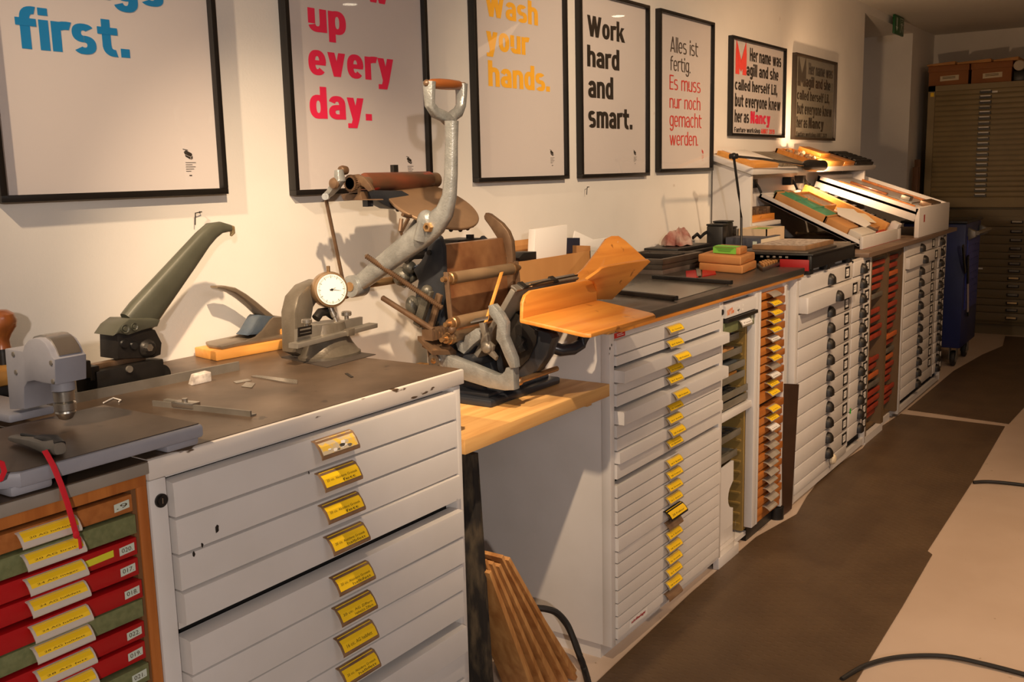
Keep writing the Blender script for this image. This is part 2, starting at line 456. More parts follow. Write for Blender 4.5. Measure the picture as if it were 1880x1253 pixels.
    if c == 'k':
        st(0, 0, GA); d = w * 1.1; G.append([(w * .7, .36), (o - d + .04, .98), (o + .06, .98), (w * .7, .36 - w * .7 + .12)]); G.append([(w * 1.0, .58), (w * 1.0 + d * .2, .30), (o - d + .1, 0), (o + .12, 0), (w * 1.75, .72)]); return G, o + .10
    if c == 'A':
        q = o * 1.25; d = w * 1.05; m_ = (q - d) / 2
        _diag(G, 0, 0, m_, GA, d); _diag(G, q - d, 0, m_, GA, d); _rect(G, q * .22, .28, q * .78, .28 + h); return G, q
    if c == 'E': st(0, 0, GA); [_rect(G, 0, y, o * f, y + h) for y, f in ((0, .95), (GA / 2 - h * .45, .86), (GA - h, .95))]; return G, o * .95
    if c == 'F': st(0, 0, GA); [_rect(G, 0, y, o * f, y + h) for y, f in ((GA / 2 - h * .55, .84), (GA - h, .95))]; return G, o * .95
    if c == 'L': st(0, 0, GA); _rect(G, 0, 0, o * .92, h); return G, o * .92
    if c == 'T': st(o * .5 - w / 2, 0, GA); _rect(G, 0, GA - h, o, GA); return G, o
    if c == 'H': st(0, 0, GA); st(o * 1.08 - w, 0, GA); _rect(G, 0, GA / 2 - h / 2, o * 1.08, GA / 2 + h / 2); return G, o * 1.08
    if c == 'N': st(0, 0, GA); st(o * 1.12 - w, 0, GA); _diag(G, o * 1.12 - w * 1.1, 0, 0, GA, w * 1.1); return G, o * 1.12
    if c == 'R': st(0, 0, GA); R(0, o, GA * .42, GA, w, h, -90, 90); _rect(G, 0, GA - h, o * .55, GA); _rect(G, 0, GA * .42, o * .55, GA * .42 + h); _diag(G, o - w * .9, 0, o * .42, GA * .46, w * 1.05); return G, o * 1.05
    if c == 'S':
        hh = GA / 2 + h * .5
        R(0, o, GA - hh + .01, GA + .01, w, h, 30, 270); R(0, o * 1.02, -.01, hh - .01, w, h, -150, 90); return G, o
    if c == 'M':   # tall split capital
        q = o * 1.3
        G.append([(0, 0), (q * .36, 0), (q * .36, GA * .45), (q * .06, GA)]); G.append([(0, 0), (q * .06, GA), (0, GA * .6)])
        G.append([(q, 0), (q * .64, 0), (q * .64, GA * .45), (q * .94, GA)]); G.append([(q, 0), (q * .94, GA), (q, GA * .6)])
        G.append([(q * .06, GA), (q * .5, GA * .42), (q * .5, .12), (q * .3, .30)]); G.append([(q * .94, GA), (q * .5, GA * .42), (q * .5, .12), (q * .7, .30)]); return G, q
    if c == '0': R(0, o, -.01, GA + .01, w, h); return G, o
    if c == '1': st(o * .3, 0, GA); G.append([(0, GA - .32), (o * .3, GA - .1), (o * .3, GA), (0, GA - .14)]); return G, o * .3 + w
    if c == '2': R(0, o, GA - .82, GA + .01, w, h, -30, 165); G.append([(0, h), (w * 1.2, h), (o, GA - .5), (o - w * 1.1, GA - .5)]); _rect(G, 0, 0, o, h); return G, o
    if c == '9': R(0, o, GA - .84, GA + .01, w, h); R(0, o, -.01, GA + .01, w, h, -100, 60); R(0, o, -.01, .8, w, h, 200, 275); return G, o
    return [], .5
def grot(string, w, gap=.07):
    vs, fs, x = [], [], 0
    for c in string:
        G, adv = glyph(c, w); lays = []
        for q in G:
            key = q[-1] if not isinstance(q[-1], tuple) else len(lays) + .5
            if not isinstance(q[-1], tuple): q = q[:-1]
            if key not in lays: lays.append(key)
            zl = lays.index(key)
            ar = sum(q[i][0] * q[(i + 1) % len(q)][1] - q[(i + 1) % len(q)][0] * q[i][1] for i in range(len(q)))
            if abs(ar) < 1e-7: continue
            q = q if ar > 0 else q[::-1]
            fs.append(tuple(range(len(vs), len(vs) + len(q)))); vs += [(x + a, b, zl) for a, b in q]
        x += adv + (gap if c != ' ' else 0)
    return vs, fs
# ------------------------------------------------------------------ room
XE, XJ, XB, CZ = 8.17, 9.74, 10.62, 2.81
XF, YR = -3.4, -3.4
mb = MB(); mb.box(XF, XB, YR, 2.75, -0.1, 0)
struct(mb.build('floor', m_floor))
mb = MB(); mb.box(XF - .1, XB + .1, YR - .1, 2.8, CZ, CZ + 0.1)
struct(mb.build('ceiling', m_ceil))
mb = MB()
mb.box(XF, XE, WY, WY + 0.5, 0, CZ)                       # the long white wall
mb.box(XE, XJ, WY, WY + 0.5, 2.745, CZ)                   # header over the alcove
mb.box(XJ, XB + .1, WY, WY + 0.5, 0, CZ)                  # stub beyond the alcove
struct(mb.build('wall_left', m_wall, smooth=0))
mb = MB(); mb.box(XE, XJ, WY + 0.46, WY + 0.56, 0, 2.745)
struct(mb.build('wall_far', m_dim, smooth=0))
mb = MB(); mb.box(XB, XB + 0.1, YR, WY, 0, CZ)
struct(mb.build('wall_back', m_wall, smooth=0))
mb = MB(); mb.box(XF, XB, YR - 0.1, YR, 0, CZ)
struct(mb.build('wall_right', m_wall, smooth=0))
mb = MB(); mb.box(XF - 0.1, XF, YR, WY, 0, CZ)
struct(mb.build('wall_front', m_wall, smooth=0))

# recessed lamps seen only as reflections in the poster glass
def downlight(x, y, label):
    t = thing('ceiling_downlight', (x, y, CZ), label, 'ceiling lamp', 'ceiling downlights')
    mb = MB(); mb.lathe([(0.05, 0), (0.058, -0.004), (0.062, -0.004), (0.062, 0.0)], (x, y, CZ), Z3, 28); mb.build('trim_ring', m_whited, t)
    mb = MB(); mb.cyl((x, y, CZ - 0.002), (x, y, CZ - 0.003), 0.05, seg=28)
    mb.build('diffuser', mat('lamp_glow', (255, 236, 205), emit=14), t)

downlight(5.5, -0.7, 'round ceiling downlight nearer the framed posters end')
downlight(7.35, 0.48, 'round ceiling downlight farther along towards the back wall')

# rubber mats
def mat_sheet(name, pts, label):
    mb = MB(); mb.prism([(x, y, 0.0005) for x, y in pts], (0, 0, 0.004))
    # raised studs
    return tag(mb.build(name, m_mat, smooth=0), label, 'floor mat', 'rubber floor mats')
near = [(1.2, 1.40), (2.30, 1.44), (2.62, 1.452), (3.3, 1.475), (3.98, 1.475), (4.35, 1.42), (4.62, 1.46), (5.02, 1.50), (5.6, 1.46), (6.05, 1.50), (6.52, 1.47), (6.50, 0.86), (5.4, 0.83), (4.19, 0.815), (4.16, 0.79), (3.6, 0.775), (2.96, 0.765), (1.2, 0.70)]
mat_sheet('rubber_mat', near, 'long brown rubber mat along the nearer white drawer cabinets')
far = [(6.66, 1.46), (8.1, 1.45), (8.9, 1.38), (9.4, 1.30), (9.95, 1.36), (10.0, 0.72), (8.3, 0.80), (7.1, 0.83), (6.58, 0.85)]
mat_sheet('rubber_mat', far, 'brown rubber mat farther off, running to the olive plan chests')

# cables on the floor
def cable(pts, r, label, name='power_cable', m=m_rubber):
    mb = MB(); pts = [Vector(p) for p in pts]
    out = []
    for i in range(len(pts) - 1):
        p0, p1, p2, p3 = pts[max(i - 1, 0)], pts[i], pts[i + 1], pts[min(i + 2, len(pts) - 1)]
        for k in range(8):
            t = k / 8
            out.append(0.5 * ((2 * p1) + (-p0 + p2) * t + (2 * p0 - 5 * p1 + 4 * p2 - p3) * t * t + (-p0 + 3 * p1 - 3 * p2 + p3) * t ** 3))
    out.append(pts[-1])
    mb.sweep(out, r, seg=8)
    return tag(mb.build(name, m), label, 'cable')
cable([P(1545, 1248, z=.008), P(1590, 1222, z=.012), P(1650, 1207, z=.012), P(1730, 1205, z=.011), P(1800, 1218, z=.011), P(1885, 1240, z=.009), P(1960, 1262, z=.009)], 0.0075,
      'black cable curving over the pale floor at the lower right')
cable([P(1787, 886, z=.009), P(1820, 885, z=.011), P(1885, 892, z=.009), P(1950, 905, z=.009)], 0.0085,
      'short stretch of black cable on the floor beside the mat')

# ------------------------------------------------------------------ posters
def wall_text(mb, s, l, r, top, mi, bold=0.0, yy=None, rel=None):
    """l, r: baseline ends; top: where the tallest letter ends, in the photograph"""
    yy = yy if yy is not None else WY - 0.012
    a, b, t = P(*l, y=yy), P(*r, y=yy), P(*top, y=yy)
    za = (a.z + b.z) / 2
    h = abs(t.z - za)
    mb.text(s, (a.x, yy, za), X3, Z3, width=b.x - a.x, height=h, mi=mi, stem=bold, lift=0.0006)

def poster(x0, x1, z0, z1, label, texts, inks, paper=m_sheet, frame=m_black, shift=None, logo=None, fw=0.016, fd=0.03):
    t = thing('framed_poster', ((x0 + x1) / 2, WY, z0), label, 'poster', 'framed letterpress posters')
    mb = MB()
    y0 = WY - fd
    for (a, b, c, d) in ((x0, x1, z0, z0 + fw), (x0, x1, z1 - fw, z1), (x0, x0 + fw, z0 + fw, z1 - fw), (x1 - fw, x1, z0 + fw, z1 - fw)):
        mb.box(a, b, y0, WY - .0005, c, d, 0.001)
    mb.build('frame', frame, t)
    mb = MB(); mb.box(x0 + fw, x1 - fw, WY - 0.012, WY - 0.006, z0 + fw, z1 - fw); mb.build('sheet', paper, t)
    mb = MB()
    for e in texts:
        s, l, r, top, mi = e[:5]; bold = e[5] if len(e) > 5 else 0.3
        if shift: # lay the same setting on another sheet
            yy = WY - 0.012
            a, b, tt = P(*l, y=yy), P(*r, y=yy), P(*top, y=yy); za = (a.z + b.z) / 2
            mb.text(s, (a.x + shift[0], yy, za + shift[1]), X3, Z3, width=b.x - a.x, height=abs(tt.z - za), mi=mi, stem=bold, lift=0.0006)
        else: wall_text(mb, s, l, r, top, mi, bold)
    if logo:
        (lx, lz), sc, mi = logo
        yy = WY - 0.0127
        def pl(pts): mb.quad([(lx + a * sc, yy, lz + b * sc) for a, b in pts], mi)
        pl([(0, .75), (.1, .55), (.75, .30), (.95, .45), (.9, .62), (.25, .92)])
        pl([(.12, .5), (.16, .32), (.72, .05), (.74, .26)])
        pl([(.78, .02), (.98, .15), (.97, .40), (.79, .28)])
        pl([(-.1, .98), (.5, .88), (.5, .94), (-.08, 1.05)])
        for k in range(5):
            w = (1.2, .8, 1.15, .95, .6)[k]
            pl([(.1, -.22 - k * .2), (.1 + w, -.22 - k * .2), (.1 + w, -.27 - k * .2), (.1, -.27 - k * .2)])
        pl([(.45, -1.4), (.75, -1.4), (.75, -1.5), (.45, -1.5)])
    mb.build('lettering', inks, t, smooth=0)
    mb = MB(); mb.box(x0 + fw, x1 - fw, WY - 0.018, WY - 0.016, z0 + fw, z1 - fw); mb.build('glass_pane', glass(), t)
    return t

i_blue = mat('ink_blue', (16, 128, 186), rough=0.6); i_pink = mat('ink_pink', (242, 40, 84), rough=0.6)
i_gold = mat('ink_gold', (252, 186, 48), rough=0.6); i_blk = mat('ink_black', (42, 34, 26), rough=0.6)
i_grey = mat('ink_grey', (78, 66, 56), rough=0.6); i_red = mat('ink_red', (206, 60, 50), rough=0.6); i_coral = mat('ink_coral', (250, 78, 66), rough=0.6)
B = 0.285
poster(1.205, 1.843, 1.556, 2.353, 'framed white poster with big blue word first above the lever shear', [
    ('first.', (31.8, 88.9), (239, 106.1), (32, 8.5), 0, B), ('things', (18, -17), (300, 7), (20, -97), 0, B)], [i_blue, i_blk], logo=((P(338, 292, y=WY - .012).x, P(338, 294, y=WY - .012).z), 0.028, 1))
poster(2.093, 2.742, 1.543, 2.341, 'framed white poster with pink words up every day behind the press', [
    ('up', (566.4, 59), (635.8, 63.5), (564.4, 11.8), 0, B), ('every', (567.3, 138.8), (723, 148.5), (584, 92), 0, B),
    ('day.', (569.4, 217), (683, 222), (591.5, 159.5), 0, B), ('Show', (566, -14), (715, 6.5), (566, -72), 0, B)], [i_pink, i_blk], logo=((P(747, 302, y=WY - .012).x, P(747, 302, y=WY - .012).z), 0.026, 1))
poster(3.010, 3.662, 1.562, 2.358, 'framed white poster with yellow words Wash your hands', [
    ('Wash', (890, 29), (987.5, 47), (890, -18), 0, B), ('your', (893, 92.2), (972.7, 101), (896, 56), 0, B),
    ('hands.', (896.7, 159.2), (1009.6, 167.6), (896.7, 110.3), 0, B)], [i_gold, i_blk], logo=((P(1010, 287, y=WY - .012).x, P(1010, 287, y=WY - .012).z), 0.026, 1))
poster(3.769, 4.419, 1.563, 2.356, 'framed white poster with black words Work hard and smart', [
    ('Work', (1078, 66), (1147.3, 79), (1076.9, 26.5), 0, B), ('hard', (1078, 122), (1137, 130), (1078, 81.6), 0, B),
    ('and', (1079.7, 178.8), (1125.8, 183), (1122, 142), 0, B), ('smart.', (1080, 235.5), (1161, 237), (1150, 201), 0, B)], [i_blk, i_blk], logo=((P(1163, 286, y=WY - .012).x, P(1163, 286, y=WY - .012).z), 0.026, 1))
poster(4.531, 5.190, 1.578, 2.359, 'framed white poster with slim grey and red German sentence', [
    ('Alles ist', (1230.3, 95), (1281.4, 104.8), (1234.5, 67), 0, .145), ('fertig.', (1230.3, 129), (1267.4, 134.7), (1232.5, 102), 0, .145),
    ('Es muss', (1229, 164.3), (1286, 171), (1229.7, 136.9), 1, .145), ('nur noch', (1229, 197.8), (1285.6, 203.4), (1280, 178.8), 1, .145),
    ('gemacht', (1229, 232.7), (1287.8, 235.2), (1273, 208), 1, .145), ('werden.', (1229, 266), (1281.4, 268.7), (1266, 242.5), 1, .145)], [i_grey, i_red], logo=((P(1288, 282, y=WY - .012).x, P(1288, 283, y=WY - .012).z), 0.024, 1))
NB = 0.30
song = [('M', (1350, 136), (1370, 138.3), (1350, 71), 1, .3), ('Her name was', (1376.4, 112), (1434, 124.2), (1377, 87.5), 0, NB),
    ('agill and she', (1370.3, 137.8), (1429, 149.5), (1390, 119.3), 0, NB), ('called herself Lil,', (1349, 165), (1427, 175), (1363.6, 146), 0, NB),
    ('but everyone knew', (1349, 195.3), (1432.5, 204), (1349.8, 170.7), 0, NB), ('her as', (1348.4, 224.3), (1374.8, 226.6), (1349, 200.9), 0, NB),
    ('Nancy', (1377.5, 225), (1414, 230.6), (1378, 204), 2, NB + .06), ('Fanfare workshop', (1348, 242.7), (1395.6, 244.9), (1348.4, 233), 0, .3),
    ('ANRT 2019', (1396.7, 245), (1421.8, 247), (1397, 236.6), 1, .3)]
poster(5.444, 6.331, 1.769, 2.320, 'wide framed poster with big red M and pink Nancy on white', song, [i_blk, i_coral, i_pink])
m_greysheet = mat('dark_grey_sheet', (118, 112, 100), rough=0.5)
poster(6.514, 7.402, 1.763, 2.314, 'wide framed poster in black lettering on dark grey paper', song, [i_blk, mat('ink_soot', (62, 54, 44), rough=.6), i_blk], paper=m_greysheet,
       frame=mat('frame_brown', (52, 42, 32), rough=.4), shift=(6.514 - 5.444, -0.006))

# hooks left in the wall
def wall_hook(px, label):
    a = P(*px, y=WY)
    mb = MB(); mb.sweep([a + Vector((.004, 0, .004)), a + Vector((.002, -.012, .004)), a + Vector((-.022, -.016, .002)), a + Vector((-.024, -.014, -.03))], 0.0016, seg=6)
    tag(mb.build('wall_hook', m_iron), label, 'hook', 'bent nails in the wall')
wall_hook((364, 392), 'small bent nail in the white wall below the blue poster')
wall_hook((1077, 345), 'small bent nail in the white wall below the Work hard poster')
# ------------------------------------------------------------------ drawer furniture
m_alu = mat('aluminium_pull', (196, 186, 172), (176, 166, 152), rough=.35, metal=.35, scale=20)
def label_pull(parent, cx, zt, w, h, out, fy, text=None, lm=m_yellow, metal=None, lip=.80, worn=False):
    metal = metal or m_alu
    prof = [(0, 0), (-.35 * out, -.06 * h), (-.72 * out, -.42 * h), (-out, -.86 * h), (-out, -h)]
    mb = MB()
    up = [(cx - w / 2, fy + a, zt + b) for a, b in prof]
    th = .0016
    lo = [(cx - w / 2, fy + a + th * .6, zt + b - th) for a, b in prof]
    mb.prism(up + lo[::-1], (w, 0, 0)); mb.build('label_pull', metal, parent, smooth=50)
    if lm is None: return
    # strip lies on the sloping face
    a, b = Vector((0, fy - .22 * out, zt - .04 * h)), Vector((0, fy - .72 * out, zt - .42 * h)).lerp(Vector((0, fy - out, zt - .86 * h)), (lip - .42) / .44)
    mid = Vector((0, fy - .68 * out, zt - .36 * h))
    n = Vector((0, -.5, .5)).normalized() * .0012
    mb = MB(); x0, x1 = cx - w * .46, cx + w * .46
    for p, q in ((a, mid), (mid, b)):
        mb.quad([(x0, *(q + n).yz), (x1, *(q + n).yz), (x1, *(p + n).yz), (x0, *(p + n).yz)])
    ud = (mid - b).normalized()
    if text:
        lines = text.split('|'); L = (mid - b).length
        if len(lines) == 1:
            mb.text(lines[0], Vector((cx - w * .36, 0, 0)) + b + ud * L * .38 + n, X3, ud, width=w * .70, height=L * .40, mi=1, lift=.0005)
        else:
            u0 = (a - mid).normalized()
            mb.text(lines[0], Vector((cx - w * .40, 0, 0)) + b + ud * L * .62 + n, X3, ud, width=w * .80, height=L * .28, mi=1, lift=.0006)
            wd = min(.5, .085 * len(lines[1]))
            mb.text(lines[1], Vector((cx - w * (.02 if wd < .45 else .12), 0, 0)) + b + ud * L * .14 + n, X3, ud, width=w * wd, height=L * .30, mi=1, lift=.0006)
    if worn:
        for k in range(9):
            u, v = random.uniform(-.38, .38), random.uniform(.15, .85)
            c = Vector((cx + u * w, 0, 0)) + b + ud * (mid - b).length * v + n * 1.4
            r = random.uniform(.04, .1) * w
            mb.quad([c + X3 * r * cos(t) * random.uniform(.6, 1.2) + ud * r * .4 * sin(t) for t in (0, 1, 2, 3, 4, 5)], 1 + k % 2)
    mb.build('paper_strip', [lm, m_ink if not worn else m_paper, m_zinc], parent, smooth=0)

def drawer_front(cab, x0, x1, z0, z1, fy, pull=0.0, m=m_white, lip=.008, bevel=.004, depth=.02):
    """front of one drawer with a sloping lit top edge"""
    mb = MB()
    y0 = fy - pull
    mb.prism([(x0, y0 - .010, z0 + .0015), (x0, y0 - .010, z1 - lip - .0025), (x0, y0 - .0085, z1 - lip * .55), (x0, y0 + .001, z1 - .002), (x0, y0 + depth, z1 - .0015), (x0, y0 + depth + pull, z1 - .0015), (x0, y0 + depth + pull, z0 + .0015)], (x1 - x0, 0, 0))
    return mb.build('drawer', m, cab, smooth=25)

# ---- white cabinet in front (cab one)
C1L, C1R = 1.007, 1.905
c1 = thing('drawer_cabinet', (1.45, 1.85, 0), 'white steel drawer cabinet carrying the dial gauge and lever shear, wide yellow labels', 'cabinet', 'white drawer cabinets')
mb = MB()
mb.box(C1L, C1L + .036, FY, 2.2, .05, 1.082, .003); mb.box(C1R - .032, C1R - .004, FY, 2.2, .0, 1.082, .003)
mb.box(C1L + .01, C1R - .01, FY + .012, FY + .03, 1.076, 1.095); mb.box(C1L + .03, C1R - .03, 2.18, 2.2, .03, 1.08)
mb.box(C1L + .03, C1R - .03, FY + .03, 2.18, .03, .06)
mb.build('body', m_white, c1)
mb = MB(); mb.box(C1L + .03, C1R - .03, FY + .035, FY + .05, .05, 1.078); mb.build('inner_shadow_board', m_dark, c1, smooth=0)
mb = MB(); mb.box(C1L - .002, C1R + .006, FY - .006, 2.23, 1.084, 1.1205, .003); mb.build('top_edge', m_wornedge, c1)
mb = MB(); mb.box(C1L + .002, C1R + .002, FY + .003, 2.232, 1.1207, 1.1222); mb.build('worktop_sheet', m_top, c1)
mb = MB(); mb.cyl((1.028, FY - .0005, 1.042), (1.028, FY - .004, 1.042), .0125, seg=24); mb.cyl((1.028, FY - .004, 1.042), (1.028, FY - .006, 1.042), .009, seg=20)
mb.box(1.0272, 1.0288, FY - .0066, FY - .0058, 1.037, 1.047, mi=1); mb.build('lock', [m_blackp, m_steel], c1)
rows = [(1.073, 1.004, 0), (1.0035, .934, 0), (.9335, .865, 0), (.8645, .800, .006), (.775, .705, .012), (.7045, .634, .010), (.633, .562, .006), (.5615, .490, .004), (.468, .395, .012), (.392, .325, 0), (.322, .255, 0), (.250, .185, 0), (.18, .112, 0)]
m_tan = mat('tan_pull', (164, 134, 104), (140, 110, 84), rough=.35, metal=.35, scale=20)
m_tatter = mat('tattered_strip', (226, 186, 70), (190, 176, 150), rough=.7, scale=40, mix=(.42, .5))
txt1 = [None, '20 cic. Akzidenz Grotesk|fett', '20 cic. Akzidenz Grotesk|fett', '20 cic. Akzidenz Grotesk|halbfett', '20 cic. Akzidenz Grotesk|halbfett', '20 cic. AG Ziffern|Helvetica Ziffern', '16 cic. AG halbfett', '20 cic. Akzidenz Grotesk|halbfett', '16 cic. AG fett', '16 cic. AG', '12 cic. AG', '12 cic. AG', '12 cic. AG']
for i, (zt, zb, pl) in enumerate(rows):
    d = drawer_front(c1, C1L + .042, C1R - .036, zb, zt, FY, pl)
    label_pull(d, 1.44 + .004 * i, zt - .008, .112, .036, .030, FY - .010 - pl, txt1[i], worn=(i == 0), lm=(m_tatter if i == 0 else m_yellow), metal=m_tan)
    if i == 3: # back strip showing below this front
        mb = MB(); mb.box(C1L + .045, C1R - .04, FY + .012, FY + .02, .786, .803); mb.build('drawer_rail', m_white, d)
# ink spots on the second and third drawers
for (px, py, r) in ((399, 971, .009), (371, 1001, .005), (356, 1019, .006), (567, 868, .004)):
    c = P(px, py, y=FY - .0105); mb = MB()
    mb.quad([c + Vector((r * .6 * cos(t) * random.uniform(.5, 1.2), 0, r * sin(t) * random.uniform(.6, 1.3))) for t in (0, .8, 1.6, 2.4, 3.2, 4, 4.8, 5.6)][::-1])
    mb.build('ink_spot', m_iron, c1, smooth=0, label='black ink spot on a drawer front')
m_chrome = mat('pale_chrome', (226, 216, 204), rough=.22, metal=.3)
# ---- wooden cabinet with coloured drawers at the left edge
c0 = thing('drawer_cabinet', (.65, 1.85, 0), 'oak cabinet of red, green and brown drawers under the cast plate', 'cabinet')
L0, R0 = .30, 1.003
mb = MB()
mb.box(R0 - .020, R0, FY, 2.2, .06, 1.098, .0015); mb.box(L0, L0 + .04, FY, 2.2, .06, 1.098, .002)
mb.box(L0, R0, FY - .0005, FY + .022, 1.077, 1.098, .0015); mb.box(L0, R0, FY + .002, 2.2, 0.03, .07)
mb.build('body', m_oak, c0)
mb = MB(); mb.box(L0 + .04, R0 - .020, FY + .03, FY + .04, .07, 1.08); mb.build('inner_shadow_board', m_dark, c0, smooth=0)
mb = MB(); mb.box(R0 - .030, R0 - .0205, FY + .003, FY + .03, .07, 1.077); mb.build('drawer_runner', mat('runner_brown', (110, 74, 42), rough=.6), c0)
mb = MB(); mb.box(L0 - .3, R0 + .001, FY - .010, 2.23, 1.0985, 1.1195, .002); mb.build('top_edge', mat('grey_lino_edge', (158, 150, 140), (140, 132, 122), rough=.5, scale=6), c0)
mb = MB(); mb.box(L0 - .3, R0 + .001, FY - .008, 2.232, 1.1197, 1.1215); mb.build('worktop_sheet', m_top, c0)
mb = MB(); mb.box(.838, .846, FY - .0105, FY - .0098, 1.0990, 1.119); mb.build('tape_mark', mat('brown_tape', (150, 110, 90), rough=.6), c0)
right_px = [(247, 906, 247, 938), (250, 942, 253, 976), (253, 984, 256, 1015), (256, 1022, 259, 1053), (260, 1061, 265, 1092), (265, 1096, 269, 1127), (269, 1137, 272, 1166), (273, 1174, 277, 1204), (278, 1211, 280, 1243), (281, 1250, 284, 1280)]
cols = [m_ochre, m_green, m_red, m_red, m_red, m_green, m_red, m_red, m_green, m_green, m_red, m_green]
nums = ['.9', None, '020.', '017.', '018.', None, '022.', '019.', '021.', None, '023.', None]
strips = ['20 AG halbfett', '20 AG breit', '24 AG mager', '24 AG halbfett', '24 AG halbfett', '28 AG halbfett', '28 AG fett', '28 AG halbfett', '36 AG fett', '36 AG', '36 AG', '36 AG']
zz = []
for a, b, c, d in right_px: zz.append((P(a, b, y=FY).z, P(c, d, y=FY).z))
for k in range(8): zz.append((zz[-1][0] - .0375, zz[-1][1] - .0375))
for i, (zt, zb) in enumerate(zz):
    pl = ((i * 5) % 7) * .0012
    mb = MB(); mb.box(L0 + .042, R0 - .0305 - .0004 * (i % 3), FY - pl, FY + .025, zb, zt, .0012)
    d = mb.build('drawer', cols[i % 12], c0)
    label_pull(d, .8155 + .0012 * (i % 4), zt - .003, .100, .0225, .020, FY - pl, strips[i % 12], metal=m_chrome, lip=.62)
    if i < 12 and nums[i]:
        mb = MB(); x = R0 - .066; zc = (zt + zb) / 2
        mb.quad([(x, FY - pl - .0006, zc - .008), (x + .029, FY - pl - .0006, zc - .006), (x + .029, FY - pl - .0006, zc + .008), (x, FY - pl - .0006, zc + .006)])
        mb.text(nums[i], (x + .004, FY - pl - .0008, zc - .0035), X3, Z3, width=.021, height=.0075, mi=1, lift=.0004)
        mb.build('number_sticker', [m_number, m_ink], d, smooth=0)
    if i == 2:
        mb = MB(); mb.quad([(.873, FY - pl - .0006, zb + .009), (.926, FY - pl - .0006, zb + .011), (.926, FY - pl - .0006, zt - .008), (.873, FY - pl - .0006, zt - .010)])
        mb.build('yellow_sticker', mat('lime_sticker', (206, 200, 44), rough=.6), d, smooth=0)

# ---- bench plank between the cabinets
bench = thing('bench', (2.28, 1.85, 0), 'thick pine bench plank under the hand press between two cabinets', 'bench')
mb = MB(); mb.box(1.908, 2.655, FY - .004, 2.225, .9015, .9415, .002); mb.build('plank', m_pine, bench)
for a, b, y in ((1.908, 1.935, FY + .04), (2.625, 2.654, FY + .06)):
    mb = MB(); mb.box(a, b, y, 2.2, .866, .9012, .001); mb.build('support_cleat', m_pine, bench)

# ---- white cabinet with many narrow labels
C2L, C2R = 2.660, 3.556
c2 = thing('drawer_cabinet', (3.1, 1.85, 0), 'white steel cabinet of many shallow drawers beside the pine bench, narrow yellow labels', 'cabinet', 'white drawer cabinets')
mb = MB()
mb.box(C2L, C2L + .029, FY - .002, FY + .03, .058, 1.094, .002); mb.box(C2L + .002, C2L + .012, FY + .028, 2.2, .058, 1.094, .002)
mb.box(C2R - .03, C2R + .004, FY - .002, FY + .03, .058, 1.094, .002); mb.box(C2R - .012, C2R, FY + .03, 2.2, .058, 1.094)
mb.box(C2L + .02, C2R - .02, FY, FY + .02, 1.075, 1.094); mb.box(C2L + .01, C2R - .01, FY - .001, FY + .02, .058, .072)
mb.box(C2L + .01, C2R, 2.19, 2.2, .06, 1.09); mb.box(C2L + .02, C2R, FY + .05, 2.18, .0, .06)
mb.build('body', m_white, c2)
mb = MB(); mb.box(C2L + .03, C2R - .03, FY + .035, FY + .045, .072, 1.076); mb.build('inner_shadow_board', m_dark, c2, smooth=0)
lab2 = [1.063, 1.013, .968, .925, .887, .837, .790, .746, .703, .661, .592, .548, .502, .458, .414, .367, .327, .280, .234, .189, .144, .102]
pull2 = {2: .028, 5: .026, 8: .010, 14: 0.004}
for i, z in enumerate(lab2):
    zt = z + .011; nxt = lab2[i + 1] + .011 if i + 1 < len(lab2) else .075
    zb = max(nxt, zt - .052) + .001
    pl = pull2.get(i, 0)
    if i in (1, 4): zb += .010
    x0, x1 = C2L + .030, C2R - .032
    if i in (2, 5): x1 += .012
    if i == 8: x1 -= .0
    d = drawer_front(c2, x0, x1, zb, zt, FY, pl, lip=.006)
    tx = '36 Grotesk' if i % 3 == 0 else ('36 P. Bodoni' if i % 3 == 1 else '28 Fraktur')
    big = i == 14
    label_pull(d, 3.085 + (.0 if not big else -.004), z + .004, .112 if not big else .135, .024 if not big else .03, .024 if not big else .034, FY - .010 - pl,
               tx if i not in (15, 21) else None, lm=(None if i in (15, 21) else m_yellow), metal=(m_tan if i in (15, 21) else (m_iron if big else m_alu)))
# stickers
mb = MB(); y = FY - .0106
mb.quad([(2.77, y, .083), (2.90, y, .083), (2.90, y, .112), (2.77, y, .112)])
mb.text('schriftenlager', (2.782, y - .0004, .095), X3, Z3, width=.105, height=.010, mi=1, bold=.03)
mb.build('paper_sticker', [m_paper, m_red], c2, smooth=0)
mb = MB(); y = FY - .0004
mb.quad([(2.692, y, 1.0765), (2.765, y, 1.0765), (2.765, y, 1.0935), (2.692, y, 1.0935)])
mb.quad([(2.71, y - .0004, 1.082), (2.755, y - .0004, 1.082), (2.755, y - .0004, 1.084), (2.71, y - .0004, 1.084)], 1)
mb.quad([(2.71, y - .0004, 1.087), (2.745, y - .0004, 1.087), (2.745, y - .0004, 1.089), (2.71, y - .0004, 1.089)], 1)
mb.build('red_sticker', [mat('sticker_red', (196, 40, 34), rough=.5), m_paper], c2, smooth=0)
for (px, py, r) in ((1120, 640, .006), (1123, 634, .005), (1119, 650, .003)):
    c = P(px, py, y=FY - .0025); mb = MB()
    mb.quad([c + Vector((r * .6 * cos(t), 0, r * sin(t) * random.uniform(.7, 1.3))) for t in (0, 1, 2, 3, 4, 5)][::-1])
    mb.build('paint_chip', m_iron, c2, smooth=0)
